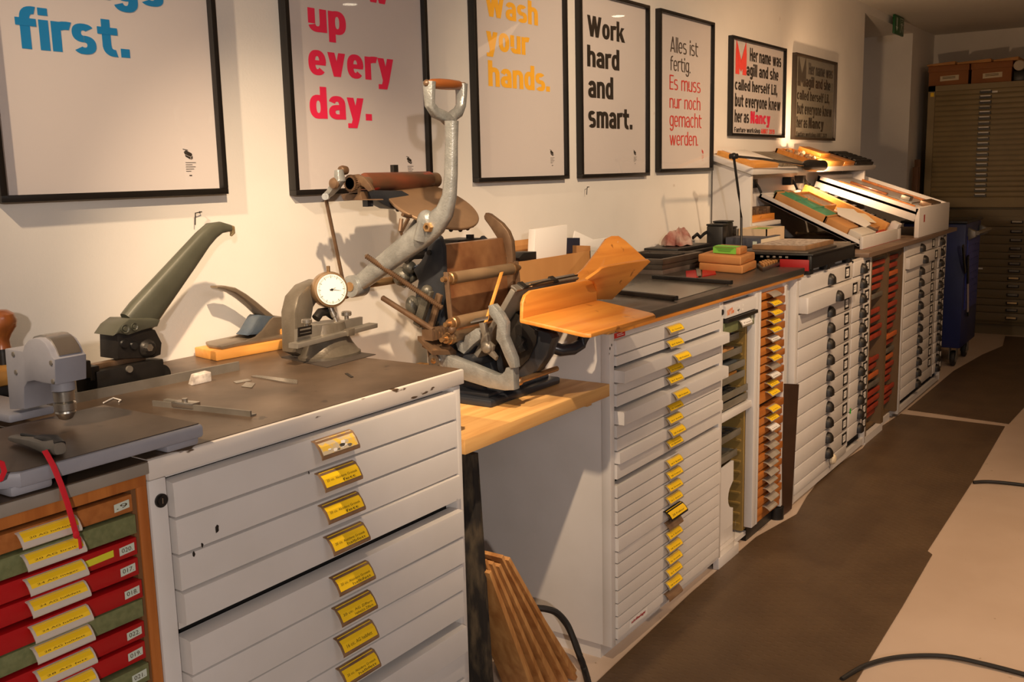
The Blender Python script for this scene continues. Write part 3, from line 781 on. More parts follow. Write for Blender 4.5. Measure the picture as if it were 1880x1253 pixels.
# ---- open tray rack with the white frame
CSR = 3.935
c3 = thing('tray_cabinet', (3.75, 1.85, 0), 'white open cabinet with pulled-out type trays between white and orange drawers', 'cabinet')
mb = MB()
SL = C2R + .006
mb.box(SL - .001, SL + .012, FY + .034, 2.2, .045, 1.094); mb.box(CSR - .046, CSR, FY - .006, FY + .03, .075, 1.094, .003)
mb.box(CSR - .02, CSR - .004, FY + .03, 2.2, .075, 1.094)
mb.box(SL + .01, CSR - .046, 2.18, 2.2, .05, 1.094); mb.box(SL, CSR - .046, FY + .005, 2.2, 1.085, 1.094)
mb.box(SL, CSR - .16, FY + .004, FY + .03, .0, .05, .003); mb.box(SL, CSR - .02, FY + .03, 2.2, .03, .05)
mb.build('body', m_whited, c3)
mb = MB(); mb.box(CSR - .062, CSR - .021, FY + .031, 2.17, .06, 1.02)
for k in range(20): mb.box(CSR - .075, CSR - .06, FY + .04, 2.1, .09 + k * .046, .097 + k * .046)
mb.build('runner_side', mat('runner_ochre', (150, 124, 66), (132, 106, 54), rough=.6, scale=5), c3)
d = drawer_front(c3, SL, CSR - .05, 1.022, 1.076, FY, 0, m_whited)
mb = MB(); y = FY - .0108
for (a, b, c, e) in ((3.575, 3.60, 1.032, 1.056), (3.60, 3.63, 1.046, 1.060), (3.61, 3.645, 1.034, 1.048)):
    mb.quad([(a, y, c), (b, y, c + .002), (b, y, e), (a, y, e - .003)])
mb.build('torn_label', mat('torn_orange', (214, 110, 60), (226, 190, 160), rough=.7, scale=60), d, smooth=0)
mb = MB()
for k in range(9):
    c = Vector((3.70 + random.uniform(-.03, .05), y, 1.047 + random.uniform(-.012, .012))); r = random.uniform(.004, .012)
    mb.quad([c + Vector((r * cos(t) * random.uniform(.5, 1.4), 0, r * .6 * sin(t))) for t in (0, 1, 2, 3, 4, 5)][::-1])
mb.build('torn_label', m_paper, d, smooth=0)
mb = MB(); mb.cyl((SL + .002 - .018, FY - .002, 1.05), (SL + .002 - .018, FY - .006, 1.05), .011, seg=20); mb.build('lock', m_blackp, c2)
mb = MB(); mb.box(SL + .005, CSR - .052, FY - .004, FY + .02, .958, 1.003, .002); d = mb.build('drawer', m_green, c3)
label_pull(d, 3.755, .998, .11, .026, .022, FY - .004, 'Titel', lm=m_paper)
mb = MB(); mb.quad([(3.845, FY - .0045, .975), (3.868, FY - .0045, .975), (3.868, FY - .0045, .998), (3.845, FY - .0045, .998)]); mb.build('number_sticker', m_number, d, smooth=0)
mb = MB(); mb.box(SL + .005, CSR - .052, FY - .02, FY + .02, 1.005, 1.02, .002); mb.build('drawer_lip', m_iron, c3)
mb = MB(); mb.box(SL - .004, CSR - .046, FY + .003, FY + .03, .606, .634, .002); mb.build('cross_bar', m_whited, c3)
trays = [(.905, 0.0, 'red'), (.845, .01, 'wood'), (.79, .02, 'blue'), (.745, .02, 'wood2'), (.685, .03, 'lead'), (.648, .03, 'lead'), (.498, .01, 'lead'), (.408, .0, 'glass')]
m_traymetal = mat('tray_metal', (140, 134, 120), (120, 114, 100), rough=.4, metal=.4, scale=8)
for i, (z, off, kind) in enumerate(trays):
    mb = MB(); y0 = FY + .055 - off; x0, x1 = SL + .012, CSR - .085 + off
    mb.box(x0, x1, y0, 2.0, z, z + .004); mb.box(x0, x1, y0 - .008, y0, z - .006, z + .022, .002)
    mb.box(x1 - .006, x1, y0, 2.0, z, z + .018)
    tr = mb.build('type_tray', m_traymetal, c3)
    mb = MB()
    if kind == 'lead':
        for a in range(7):
            for b in range(9):
                if random.random() < .8: mb.box(x0 + .015 + a * .034, x0 + .043 + a * .034, y0 + .01 + b * .035, y0 + .036 + b * .035, z + .004, z + .016 + random.random() * .008)
        mb.build('type_metal', [mat('lead_type', (96, 94, 92), (70, 68, 66), rough=.35, metal=.6, scale=60)], tr)
    elif kind != 'glass':
        mc = {'red': mat('tray_red', (124, 52, 46), rough=.6), 'wood': m_card, 'wood2': m_block, 'blue': mat('tray_slate', (70, 76, 80), rough=.5)}[kind]
        for b in range(4): mb.box(x0 + .01, x1 - .05 - .02 * b, y0 + .008 + b * .06, y0 + .05 + b * .06, z + .004, z + .026 - .004 * b, .002)
        mb.build('wood_type', mc, tr)
# clear plastic pocket with a white divider board at the bottom
mb = MB()
pts = [(0, .052), (.235, .052), (.235, .18)] + [(.235 - .055 * sin(t), .235 - .055 * cos(t)) for t in [k * pi / 8 for k in range(1, 8)]] + [(.235, .30), (.235, .385), (0, .37)]
mb.prism([(SL + .02 + a, FY + .05, b) for a, b in pts], (0, .012, 0)); mb.build('divider_board', m_whited, c3)
m_clear = glass('clear_plastic')
mb = MB(); mb.sweep([(SL + .10, FY + .02, .05), (SL + .10, FY + .02, .16)], [.075, .085], [.02, .024], up=(0, 1, 0), seg=24, power=3, cap=False)
tag(mb.build('plastic_cup', m_clear), 'clear plastic cup standing at the bottom of the open tray cabinet', 'cup')

# ---- orange drawers
COL_, COR = 3.94, 4.395
c4 = thing('drawer_cabinet', (4.17, 1.85, 0), 'narrow cabinet of orange wooden drawers with black gaps', 'cabinet')
mb = MB(); mb.box(COL_ - .003, COL_ + .016, FY - .006, 2.2, .075, 1.094, .002); mb.box(COR - .14, COR - .112, FY - .002, FY + .03, .06, 1.094, .002)
mb.box(COR - .115, COR, FY + .03, 2.2, .06, 1.094, .002); mb.box(COL_ + .02, COR - .12, 2.19, 2.2, .06, 1.09)
mb.box(COL_ + .02, COR - .13, FY + .01, FY + .03, 1.068, 1.094); mb.build('body', m_whited, c4)
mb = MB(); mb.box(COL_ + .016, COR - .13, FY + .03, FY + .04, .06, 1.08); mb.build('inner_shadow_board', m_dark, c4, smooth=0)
mb = MB(); mb.box(COL_ - .02, COR - .16, FY + .03, FY + .06, .0, .07); mb.build('plinth', m_blackp, c4)
mb = MB(); mb.cyl((COR - .13, FY + .02, 0), (COR - .13, FY + .02, .056), .035, seg=20); mb.build('foot', m_blackp, c4)
lab4 = [1.065, 1.026, .986, .949, .913, .873, .83, .79, .754, .715, .677, .638, .567, .526, .484, .442, .405, .365, .325, .284, .247, .209, .171, .127]
for i, z in enumerate(lab4):
    zt = z + .008; zb = (lab4[i + 1] + .008 if i + 1 < 24 else .09) + .010
    pl = .008 * ((i * 7) % 5) / 4
    if i == 11: zb = .60
    mb = MB(); mb.box(COL_ + .018, COR - .142, FY - pl, FY + .028, zb, zt, .0015); d = mb.build('drawer', m_orange, c4)
    yellow = i in (1, 2, 3, 4, 6, 7, 10, 11, 12, 13); white = i in (5, 9, 14)
    label_pull(d, 4.075, zt - .002, .105, .018, .034, FY - pl, 'cic.' if (yellow or white) else None, lm=m_yellow if yellow else (m_paper if white else None))
mb = MB(); mb.box(COL_ + .018, COR - .142, FY + .002, FY + .028, .0725, .10); mb.build('bottom_rail', m_orange, c4)

# worktop over the three
wt = thing('worktop', (3.55, 1.85, 1.095), 'long dark worktop with a pale wood edge over white and orange cabinets', 'worktop')
mb = MB(); mb.box(C2L + .055, 4.46, FY - .016, 2.232, 1.0955, 1.109, .001); mb.build('wood_edge', m_beech, wt)
mb = MB(); mb.box(C2L + .055, 4.46, FY - .020, 2.232, 1.1092, 1.137, .003); mb.build('top_sheet', m_top2, wt)

# ---- dark board standing in the gap
mb = MB()
a = [P(1440, 705, y=FY - .005), P(1467, 706, y=FY - .02), P(1459, 880, y=FY - .02), P(1444, 938, y=FY + .02)]
mb.prism([a[0], a[1], (a[2].x - .005, FY - .012, .012), (a[0].x - .0, FY, .004)], (0, .012, 0))
tag(mb.build('loose_board', mat('dark_hardboard', (64, 40, 26), (52, 32, 20), rough=.5, scale=8)), 'dark brown board stood upright between orange and white cabinets', 'board')

# ---- white cabinets with black cup pulls
def cup_pull(parent, cx, zc, fy, s=1.0):
    mb = MB(); w, h, o = .036 * s, .052 * s, .026 * s
    lo = zc - h * .45
    out = [(cx + w, fy, lo)] + [(cx + w * cos(pi * k / 12), fy, lo + h * .12 + h * .88 * sin(pi * k / 12) ** .75) for k in range(1, 12)] + [(cx - w, fy, lo)]
    c0p = Vector((cx, fy - o, lo + h * .40)); front = []
    ring0 = [mb.b.verts.new(p) for p in out]
    ring1 = [mb.b.verts.new((cx + (p[0] - cx) * .92, fy - o * .55, lo + (p[2] - lo) * .94)) for p in out]
    ring2 = [mb.b.verts.new((cx + (p[0] - cx) * .66, fy - o * .95, lo + (p[2] - lo) * .72)) for p in out]
    for r0, r1 in ((ring0, ring1), (ring1, ring2)):
        for k in range(len(out)): mb._f([r0[k], r0[(k + 1) % len(out)], r1[(k + 1) % len(out)], r1[k]])
    mb._f(ring2); mb._f(ring0[::-1])
    bmesh.ops.recalc_face_normals(mb.b, faces=mb.b.faces[:])
    return mb.build('cup_pull', m_iron, parent)
def label_frame(parent, cx, zc, fy, w=.074, h=.058, m2=m_paper):
    mb = MB(); b = .009
    for q in ((-w / 2, w / 2, -h / 2, -h / 2 + b), (-w / 2, w / 2, h / 2 - b, h / 2), (-w / 2, -w / 2 + b, -h / 2, h / 2), (w / 2 - b, w / 2, -h / 2, h / 2)):
        mb.box(cx + q[0], cx + q[1], fy - .003, fy, zc + q[2], zc + q[3])
    mb.quad([(cx - w / 2, fy - .001, zc - h / 2), (cx + w / 2, fy - .001, zc - h / 2), (cx + w / 2, fy - .001, zc + h / 2), (cx - w / 2, fy - .001, zc + h / 2)], 1)
    for k in range(2): mb.quad([(cx - w * .25, fy - .0016, zc + .004 - k * .01), (cx + w * .2, fy - .0016, zc + .004 - k * .01), (cx + w * .2, fy - .0016, zc + .007 - k * .01), (cx - w * .25, fy - .0016, zc + .007 - k * .01)], 2)
    mb.build('label_frame', [m_black, m2, m_zinc], parent, smooth=0)

def cup_cabinet(xl, xm, xr, label, zt0, zb0, n, pull_x, frame_x, npull_x, nframe_x, pulled, w=.074):
    c = thing('drawer_cabinet', ((xl + xr) / 2, 1.85, 0), label, 'cabinet', 'white drawer cabinets')
    mb = MB()
    mb.box(xl, xl + .04, FY - .002, FY + .03, .02, 1.094, .002); mb.box(xl + .001, xl + .015, FY + .03, 2.2, .02, 1.094)
    mb.box(xr - .03, xr, FY - .002, FY + .03, .02, 1.094, .002); mb.box(xr - .015, xr - .001, FY + .03, 2.2, .02, 1.094)
    mb.box(xm - .012, xm + .012, FY, FY + .03, .09, 1.094); mb.box(xl + .03, xr - .03, FY, FY + .02, zt0, 1.094)
    mb.box(xl + .03, xr - .03, FY + .002, FY + .02, .02, .055); mb.box(xl + .03, xr - .03, 2.19, 2.2, .02, 1.09)
    mb.box(xl + .02, xr - .02, FY + .04, 2.15, 0, .03)
    mb.build('body', m_white, c)
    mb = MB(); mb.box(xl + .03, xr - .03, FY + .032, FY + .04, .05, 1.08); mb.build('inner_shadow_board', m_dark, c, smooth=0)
    st = (zt0 - zb0) / n
    for col in (0, 1):
        a, b = ((xl + .042, xm - .013), (xm + .013, xr - .032))[col]
        for i in range(n):
            zt = zt0 - i * st; zb = zt - st + .007
            pl = pulled.get((col, i), 0)
            mb = MB(); mb.box(a, b, FY - .004 - pl, FY + .03, zb, zt, .002); d = mb.build('drawer', m_white, c)
            px_, fx_ = ((pull_x, frame_x), (npull_x, nframe_x))[col]
            cup_pull(d, px_ + .004 * i, zt - st * .52, FY - .004 - pl, 1.0)
            if not (col == 0 and i == n - 1 and n == 13): label_frame(d, fx_ + .004 * i, zt - st * .45, FY - .004 - pl, w=w)
    return c
c5 = cup_cabinet(4.405, 5.30, 5.668, 'white drawer cabinet with black cup pulls next to the orange drawers', 1.082, .105, 12, 4.90, 5.19, 5.47, 5.57, {(0, 1): .04})
mb = MB(); mb.box(4.447, 5.285, FY - .004, FY + .03, .06, .104, .002); mb.build('bottom_panel', m_white, c5)
mb = MB(); mb.lathe([(.0, 0), (.026, .004), (.028, .016), (.02, .026), (.004, .03)], (5.0, FY - .004, .096), (0, -1, 0), 18); mb.build('cream_knob', mat('cream_plastic', (226, 210, 180), rough=.4), c5)
mb = MB(); mb.quad([(5.325, FY - .0046, .262), (5.35, FY - .0046, .262), (5.35, FY - .0046, .292), (5.325, FY - .0046, .292)]); mb.build('green_sticker', mat('sticker_green', (40, 190, 40), rough=.6), c5, smooth=0)

# ---- rack of red trays
RL, RR = 5.70, 6.405
c6 = thing('tray_rack', ((RL + RR) / 2, 1.85, 0), 'open rack of red trays in two columns between the cup-pull cabinets', 'rack')
m_rackwood = mat('rack_wood', (120, 96, 66), (104, 82, 56), rough=.6, scale=8, stretch=(1, 1, .1))
mb = MB(); XM = 6.055
for x0, x1 in ((RL - .024, RL), (XM - .035, XM + .02), (RR - .03, RR + .006)): mb.box(x0, x1, FY + .002, 2.2, .05, 1.094)
mb.box(RL, RR, 2.15, 2.2, .05, 1.094); mb.box(RL - .02, RR, FY + .004, FY + .03, 1.07, 1.094); mb.box(RL, RR, FY + .04, 2.15, .045, .06)
mb.build('body', m_rackwood, c6)
mb = MB(); mb.box(RL - .02, XM, FY + .0, FY + .03, .0, .05); mb.build('plinth', m_whited, c6)
mb = MB(); mb.box(XM + .02, RR - .06, FY + .03, FY + .06, .0, .045); mb.build('plinth', m_whited, c6)
m_trayr = mat('tray_orange_red', (172, 66, 40), (150, 50, 30), rough=.5, scale=10)
m_trayr2 = mat('tray_orange', (196, 100, 48), rough=.5)
for col, (a, b) in enumerate(((RL + .002, XM - .037), (XM + .022, RR - .032))):
    n = 20
    for i in range(n):
        if col == 0 and i in (5, 10, 11): continue
        z = 1.02 - i * .0475
        off = random.uniform(0, .03)
        mb = MB(); y0 = FY + .012 + off
        mb.box(a, b, y0, y0 + .012, z, z + .026, .001); mb.box(a, b, y0 + .012, 2.1, z, z + .004)
        odd = (col == 0 and i in (4, 15)) or (col == 1 and i == 12)
        tr = mb.build('tray', m_zinc if odd else (m_trayr2 if random.random() < .15 else m_trayr), c6)

c7 = cup_cabinet(6.425, 7.385, 7.665, 'white drawer cabinet with black cup pulls beside the blue trolley', 1.085, .095, 13, 6.86, 7.22, 7.46, 7.58, {(0, 1): .02})
wt2 = thing('worktop', (6.3, 1.85, 1.095), 'brown worktop under the white slanted case rack', 'worktop')
mb = MB(); mb.box(5.50, 7.86, FY - .032, FY - .0305, 1.0955, 1.1195); mb.build('edge_strip', mat('brown_edge', (112, 90, 74), rough=.5), wt2)
mb = MB(); mb.box(5.50, 7.86, FY - .03, 2.23, 1.0955, 1.12, .002); mb.build('top_board', mat('brown_board', (126, 104, 86), (108, 88, 72), rough=.45, scale=6), wt2)
# ------------------------------------------------------------------ hand press
BZ = 0.9415
pr = thing('hand_press', (2.39, 1.83, BZ), 'grey and black lever platen press with round ink disc on the pine bench', 'printing press')
def px(pts, **k): return [P(a, b, **k) for a, b in pts]
XL = 2.20

mb = MB(); mb.box(2.212, 2.585, 1.60, 2.08, BZ, BZ + .022, .006); mb.box(2.235, 2.56, 1.625, 2.05, BZ + .02, BZ + .034, .005)
mb.build('base_plate', m_blue, pr)
for x, y in ((2.30, 1.645), (2.52, 1.66)): mb = MB(); mb.cyl((x, y, BZ + .03), (x, y, BZ + .045), .011, seg=6); mb.build('base_bolt', m_iron, pr)
# pedestal, narrowing upwards
mb = MB()
mb.hexa([(2.26, 1.66, BZ + .03), (2.54, 1.66, BZ + .03), (2.54, 1.88, BZ + .03), (2.28, 1.88, BZ + .03), (2.30, 1.70, 1.10), (2.50, 1.70, 1.10), (2.50, 1.82, 1.10), (2.30, 1.82, 1.10)], .015)
mb.cyl((2.24, 1.70, 1.06), (2.56, 1.70, 1.06), .022)
mb.build('pedestal', m_blue, pr)
# side frames carrying the bed
side = px([(797, 428), (806, 436), (812, 455), (814, 520), (818, 590), (812, 650), (805, 668), (790, 665), (778, 620), (768, 585), (762, 545), (768, 515), (758, 496), (772, 480), (783, 462), (786, 440)], x=2.25)
mb = MB(); mb.prism(side, (.022, 0, 0), .004); mb.build('side_frame', m_blue, pr)
mb = MB(); mb.prism([p + Vector((.310, .06, -.03)) for p in side], (.022, 0, 0), .004); mb.build('side_frame', m_blue, pr)
for a, b in ((789, 464), (803, 594), (788, 545)): p = P(a, b, x=2.25); mb = MB(); mb.cyl(p, p - X3 * .006, .008, seg=12); mb.build('frame_screw', m_iron, pr)
# leg down to the bench
mb = MB(); q = px([(780, 612), (794, 612), (803, 700), (790, 700)], x=2.262); mb.prism(q, (.03, 0, 0), .003); mb.build('rear_leg', m_bronze, pr)
# bed
bt, bb = P(816, 450, y=1.80), P(822, 620, y=1.775)
mb = MB()
mb.prism([(2.272, 1.80, bt.z), (2.272, 1.772, bb.z - .02), (2.272, 1.80, bb.z - .02), (2.272, 1.83, bt.z)], (.312, 0, 0), .002); mb.build('bed_plate', m_rust, pr)
mb = MB(); mb.box(2.30, 2.53, 1.822, 1.90, 1.13, 1.37, .01); mb.build('bed_back', m_blue, pr)
rl = px([(798, 428), (806, 436), (812, 455), (814, 520), (819, 600), (816, 600), (810, 520), (808, 457), (802, 440), (796, 431)], x=2.272)
mb = MB(); mb.prism(rl, (.008, 0, 0)); mb.build('rail_edge', m_brass, pr)
horn = px([(888, 397), (891, 391), (898, 393), (920, 410), (932, 425), (939, 443), (941, 470), (942, 530), (944, 600), (932, 602), (930, 530), (929, 470), (924, 446), (912, 437), (900, 418), (889, 403)], x=2.575)
mb = MB(); mb.prism(horn, (.02, 0, 0), .003); mb.build('roller_rail', m_bronze, pr)
# rollers
def roller(a, b, y, r, y2=None):
    p0 = P(*a, y=y); p1 = Vector((p0.x + .325, y, p0.z - .001))
    d = (p1 - p0).normalized()
    mb = MB(); mb.lathe([(r * .3, 0), (r * .95, .001), (r, .006), (r, .30), (r * .95, .306), (r * .3, .307)], p0 + d * .012, d, 24); ro = mb.build('ink_roller', m_roller, pr)
    mb = MB(); mb.lathe([(.007, -.03), (.007, -.012), (.013, -.012), (.015, -.004), (.015, .0), (.018, .002), (.0195, .012), (.0195, .016), (.007, .018)], p0, d, 20); mb.build('roller_end', m_brass, ro)
    mb = MB(); mb.lathe([(.007, .018), (.0195, .016), (.0195, .012), (.018, .002), (.015, 0), (.013, -.012), (.007, -.03)][::-1], p1 + d * 0.0, -d, 20)
    mb.build('roller_end', m_brass, ro)
    return p0, p1
r1a, r1b = roller((824, 512), None, 1.715, .0175)
r2a, r2b = roller((829, 594), None, 1.70, .0175)
r3a, r3b = roller((822, 622), None, 1.735, .0165)
for x, c in ((r1a.x - .012, 'l'), (r1b.x + .012, 'r')):
    mb = MB(); mb.obox(((x), (r1a.y + r2a.y) / 2, (r1a.z + r2a.z) / 2 - .01), X3 * .003, Vector((0, (r1a.y - r2a.y) / 2, (r1a.z - r2a.z) / 2 + .03)), Vector((0, .008, 0)), .002)
    mb.ball((x - .003, r2a.y, r2a.z - .016), .014); mb.build('roller_hook', m_bronze, pr)
# threaded spring rods
def threaded(a, b):
    n = 90; L = (b - a).length; u = (b - a) / L
    prof = []
    for i in range(n + 1): prof.append((.0066 + (.0020 if i % 2 else -.0012), L * i / n))
    mb = MB(); mb.lathe([(.003, -.003)] + prof, a, u, 12)
    return mb.build('spring_rod', m_bronze, pr)
threaded(P(672, 470, y=1.97), P(812, 566, y=1.74))
threaded(P(702, 547, y=1.97), P(795, 606, y=1.76))
mb = MB()
a, b = P(783, 536, x=2.185), P(764, 596, x=2.185); d = (b - a)
mb.obox((a + b) / 2 + X3 * .01, X3 * .009, d * .55, d.cross(X3).normalized() * .014, .003); mb.ball(P(784, 534, x=2.195), .017)
mb.build('spring_link', m_hammerd, pr)
mb = MB()
a, b = P(806, 545, x=2.225), P(782, 635, x=2.225); d = (b - a)
mb.obox((a + b) / 2, X3 * .006, d * .55, d.cross(X3).normalized() * .010, .002)
a, b = P(768, 594, x=2.20), P(830, 628, x=2.24); mb.cyl(a, b, .005)
mb.build('side_link', m_bronze, pr)
mb = MB(); c = P(757, 562, y=1.88); mb.ball(c, .028, sc=(.8, .7, 1.1)); mb.cyl(c, c + Vector((.12, 0, .01)), .02); mb.build('spring_housing', m_hammerd, pr)
mb = MB(); c = P(737, 508, y=1.99); mb.ball(c, .030, sc=(.8, 1, 1)); mb.cyl(c + Vector((0, 0, -.02)), c + Vector((.14, -.05, .05)), .018); mb.ball(P(752, 492, y=1.97), .022)
mb.build('rear_bracket', m_hammerd, pr)
mb = MB(); mb.sweep(px([(745, 478), (757, 469), (775, 468), (790, 474)], y=1.93), .013, seg=10); mb.build('rear_strut', m_iron, pr)
mb = MB(); mb.hexa([P(758, 490, y=1.90), P(800, 470, y=1.86), P(800, 540, y=1.86), P(770, 520, y=1.9), P(758, 490, y=1.96), P(800, 470, y=1.95), P(800, 540, y=1.95), P(770, 520, y=1.96)], .004); mb.build('frame_web', m_blue, pr)

# lever with D grip
LX = 2.155
hub = P(655, 525, x=LX)
mb = MB()
path = px([(655, 525), (690, 497), (735, 462), (772, 434), (800, 410), (817, 388), (825, 360), (828, 320), (829, 260), (829, 222)], x=LX)
mb.sweep(path, [.023, .028, .032, .037, .034, .026, .0195, .0175, .0165, .019], [.020, .020, .020, .021, .022, .020, .018, .0165, .015, .016], up=(1, 0, 0), seg=18, power=2.6)
# (up is the side axis here, so the in-plane half width is the first list)
mb.build('lever_arm', m_hammer, pr)
mb = MB(); mb.lathe([(.012, -.0), (.031, 0), (.033, .003), (.033, .05), (.031, .053), (.01, .053)], hub - X3 * .028, X3, 28); mb.build('lever_hub', m_hammer, pr)
mb = MB(); mb.cyl(hub - X3 * .0285, hub - X3 * .031, .014); mb.cyl(hub + X3 * .02, hub + X3 * .19, .0125); mb.build('pivot_pin', m_brass, pr)
mb = MB(); c = P(783, 408, x=LX - .006); mb.ball(c, .034, sc=(.62, .9, 1.0)); mb.sweep([c, P(775, 440, x=LX - .006)], .02, [.03, .03], up=(1, 0, 0)); mb.build('lever_boss', m_hammer, pr)
mb = MB(); c = P(792, 417, x=LX - .012); mb.lathe([(.007, -.002), (.007, .012), (.0125, .012), (.0145, .008), (.0145, -.002)], c - X3 * .010, -X3, 6); mb.build('lever_nut', m_brass, pr)
gy = P(815, 155, x=LX + .015).y
gl, gr = P(788, 153, y=gy), P(847, 157, y=gy)
def fork(pts, half):
    mb = MB(); mb.sweep([P(a, b, y=gy) for a, b in pts], .010, half, up=(0, 1, 0), seg=12, power=3); return mb
mb = MB()
mb.sweep([P(a, b, y=gy) for a, b in ((788, 150), (788, 172), (789, 192), (799, 207), (815, 214), (824, 222))], [.014, .012, .013, .015, .015, .016], [.018, .016, .014, .014, .015, .016], up=(0, 1, 0), seg=12, power=2.6)
mb.sweep([P(a, b, y=gy) for a, b in ((847, 154), (847, 176), (846, 194), (841, 206), (830, 214), (826, 222))], [.014, .012, .013, .015, .015, .016], [.018, .016, .014, .014, .015, .016], up=(0, 1, 0), seg=12, power=2.6)
mb.build('grip_fork', m_hammer, pr)
mb = MB(); d = (gr - gl).normalized(); L = (gr - gl).length
mb.lathe([(.010, .004), (.0125, .014), (.0145, L * .3), (.0145, L * .6), (.0125, L - .014), (.010, L - .004)], gl, d, 22); mb.build('wooden_grip', m_handle, pr)
for q in (gl - d * .010, gr + d * .010): mb = MB(); mb.ball(q, .0095); mb.build('grip_rivet', m_bronze, pr)

# rod and crank on the left of the ink drum
ra, rb = P(635, 542, x=2.165), P(598, 364, x=2.06)
mb = MB(); mb.cyl(ra, rb, .0055, seg=14); mb.ball(ra, .012); mb.build('crank_rod', m_bronze, pr)
mb = MB(); cx = 2.06
mb.sweep(px([(597, 361), (606, 354), (617, 340), (624, 330), (622, 312)], x=cx), [.008, .010, .013, .014, .010], [.010, .012, .016, .016, .012], up=(1, 0, 0), seg=12, power=3)
mb.sweep([P(597, 361, x=cx - .02), P(600, 361, x=cx + .014)], .010, seg=12)
mb.build('crank_arm', m_hammer, pr)
mb = MB(); p = P(614, 337, x=cx - .012); mb.lathe([(.004, -.012), (.014, -.008), (.017, 0), (.013, .008), (.01, .02)], p, X3, 20); mb.build('crank_knob', m_bronze, pr)
mb = MB(); p = P(629, 313, x=cx + .02); mb.lathe([(.004, -.012), (.012, -.008), (.014, 0), (.012, .014)], p, X3, 18); mb.build('crank_knob', m_bronze, pr)
mb = MB(); gcen = P(642, 337, x=2.10)
teeth = 26
mb.prism([gcen + Y3 * ((.025 if k % 2 else .021) * cos(2 * pi * k / (2 * teeth))) + Z3 * ((.025 if k % 2 else .021) * sin(2 * pi * k / (2 * teeth))) for k in range(2 * teeth)], (.010, 0, 0))
mb.cyl(gcen, gcen + X3 * .08, .017); mb.build('ratchet_wheel', m_bronze, pr)
mb = MB()
mb.prism(px([(642, 322), (655, 320), (668, 326), (678, 338), (684, 349), (676, 352), (668, 344), (660, 340), (657, 358), (640, 358)], x=2.125), (.012, 0, 0), .002)
mb.prism(px([(625, 357), (662, 352), (664, 366), (690, 366), (692, 368), (630, 368)], x=2.125), (.03, 0, 0), .002)
mb.build('drum_bracket', m_bronze, pr)
da = P(668, 335, y=2.03); mb = MB()
mb.lathe([(.012, 0), (.026, .002), (.028, .006), (.028, .30), (.026, .304), (.012, .306)], da, X3, 30)
mb.build('ink_drum', mat('ink_drum_red', (128, 72, 50), (92, 66, 48), rough=.3, metal=.35, scale=14, stretch=(.4, 1, 1), speck=(220, 60, 36), speckscale=7, speckcut=.66), pr)
for q in ((da - X3 * .03, da, .014), (da + X3 * .306, da + X3 * .34, .024)): mb = MB(); mb.cyl(*q); mb.build('drum_end', m_bronze, pr)
mb = MB(); mb.box(da.x + .16, da.x + .18, 2.05, 2.065, da.z + .02, da.z + .05); mb.build('drum_stop', m_iron, pr)
# disc, hub and spider
dc, dn = Vector((2.392, 1.93, 1.508)), Vector((-.06, -.47, .88)).normalized()
mb = MB(); mb.lathe([(.02, -.014), (.10, -.014), (.146, -.011), (.150, -.006), (.150, -.002), (.148, 0), (.001, 0)], dc, dn, 64); mb.build('ink_disc', m_disc, pr)
mb = MB()
for k in range(24):
    a = 2 * pi * k / 24; u, v, _ = ortho(dn); c = dc + (u * cos(a) + v * sin(a)) * .138 - dn * .014
    mb.ball(c, .007, seg=8)
mb.build('ratchet_studs', m_iron, pr)
mb = MB(); mb.lathe([(.055, -.15), (.052, -.12), (.034, -.05), (.03, -.014)], dc, dn, 28); mb.build('disc_hub', m_blue, pr)
mb = MB(); q = P(857, 441, y=1.86); mb.box(q.x - .07, q.x + .05, 1.84, 1.93, q.z - .012, q.z + .004, .002); mb.box(q.x + .01, q.x + .025, 1.85, 1.87, q.z, q.z + .016); mb.build('hub_foot', m_iron, pr)
mb = MB(); mb.prism(px([(663, 350), (672, 349), (740, 350), (800, 384), (760, 386), (718, 383), (702, 375), (690, 367), (664, 367)], y=1.985), (0, .05, 0), .006); mb.box(P(680, 372, y=2.0).x - .012, P(680, 372, y=2.0).x + .012, 2.0, 2.02, P(680, 372, y=2.).z - .012, P(680, 366, y=2.).z); mb.build('disc_spider', m_blue, pr)
mb = MB(); mb.sweep(px([(739, 394), (750, 398), (765, 396), (780, 402)], y=1.90), .006, seg=8); mb.cyl(P(737, 402, y=1.9), P(734, 425, y=1.9), .006); mb.sweep(px([(750, 401), (736, 427), (742, 440), (760, 445)], y=1.9), .007, .004, up=(0, 1, 0), seg=8); mb.build('disc_pawl', m_bronze, pr)

# platen
tl = P(946, 536, x=2.262)
lo = P(914, 592, x=2.262)
dv = (lo - tl); dv.x = 0
tr = Vector((2.60, tl.y, tl.z)); nrm = dv.cross(X3).normalized()
if nrm.y < 0: nrm = -nrm
mb = MB(); mb.hexa([tl, tr, tr + dv * 2.6, tl + dv * 2.6, tl + nrm * .018, tr + nrm * .018, tr + nrm * .018 + dv * 2.6, tl + nrm * .018 + dv * 2.6], .003)
mb.build('platen', m_zinc, pr)
mb = MB(); mb.obox(tl + (tr - tl) * .5 + nrm * .009 - dv.normalized() * .004, (tr - tl) * .5, nrm * .012, dv.normalized() * .004, .002); mb.build('tympan_bar', m_steel, pr)
mb = MB(); e = (tr - tl)
up_d = -dv.normalized()
for k in (.12, .60): mb.obox(tl + e * k + nrm * .009 + up_d * .010, X3 * .012, nrm * .013, up_d * .003)
mb.sweep([tl + e * .10 + up_d * .012, tl + e * .4 + up_d * .018, tl + e * .95 + up_d * .018], .0025, seg=8); mb.build('bail_clip', m_iron, pr)
mb = MB(); mb.obox(tl + e * .40 + nrm * .004 + up_d * .010, X3 * .06, nrm * .006, up_d * .002); mb.build('brass_gauge', m_brass, pr)
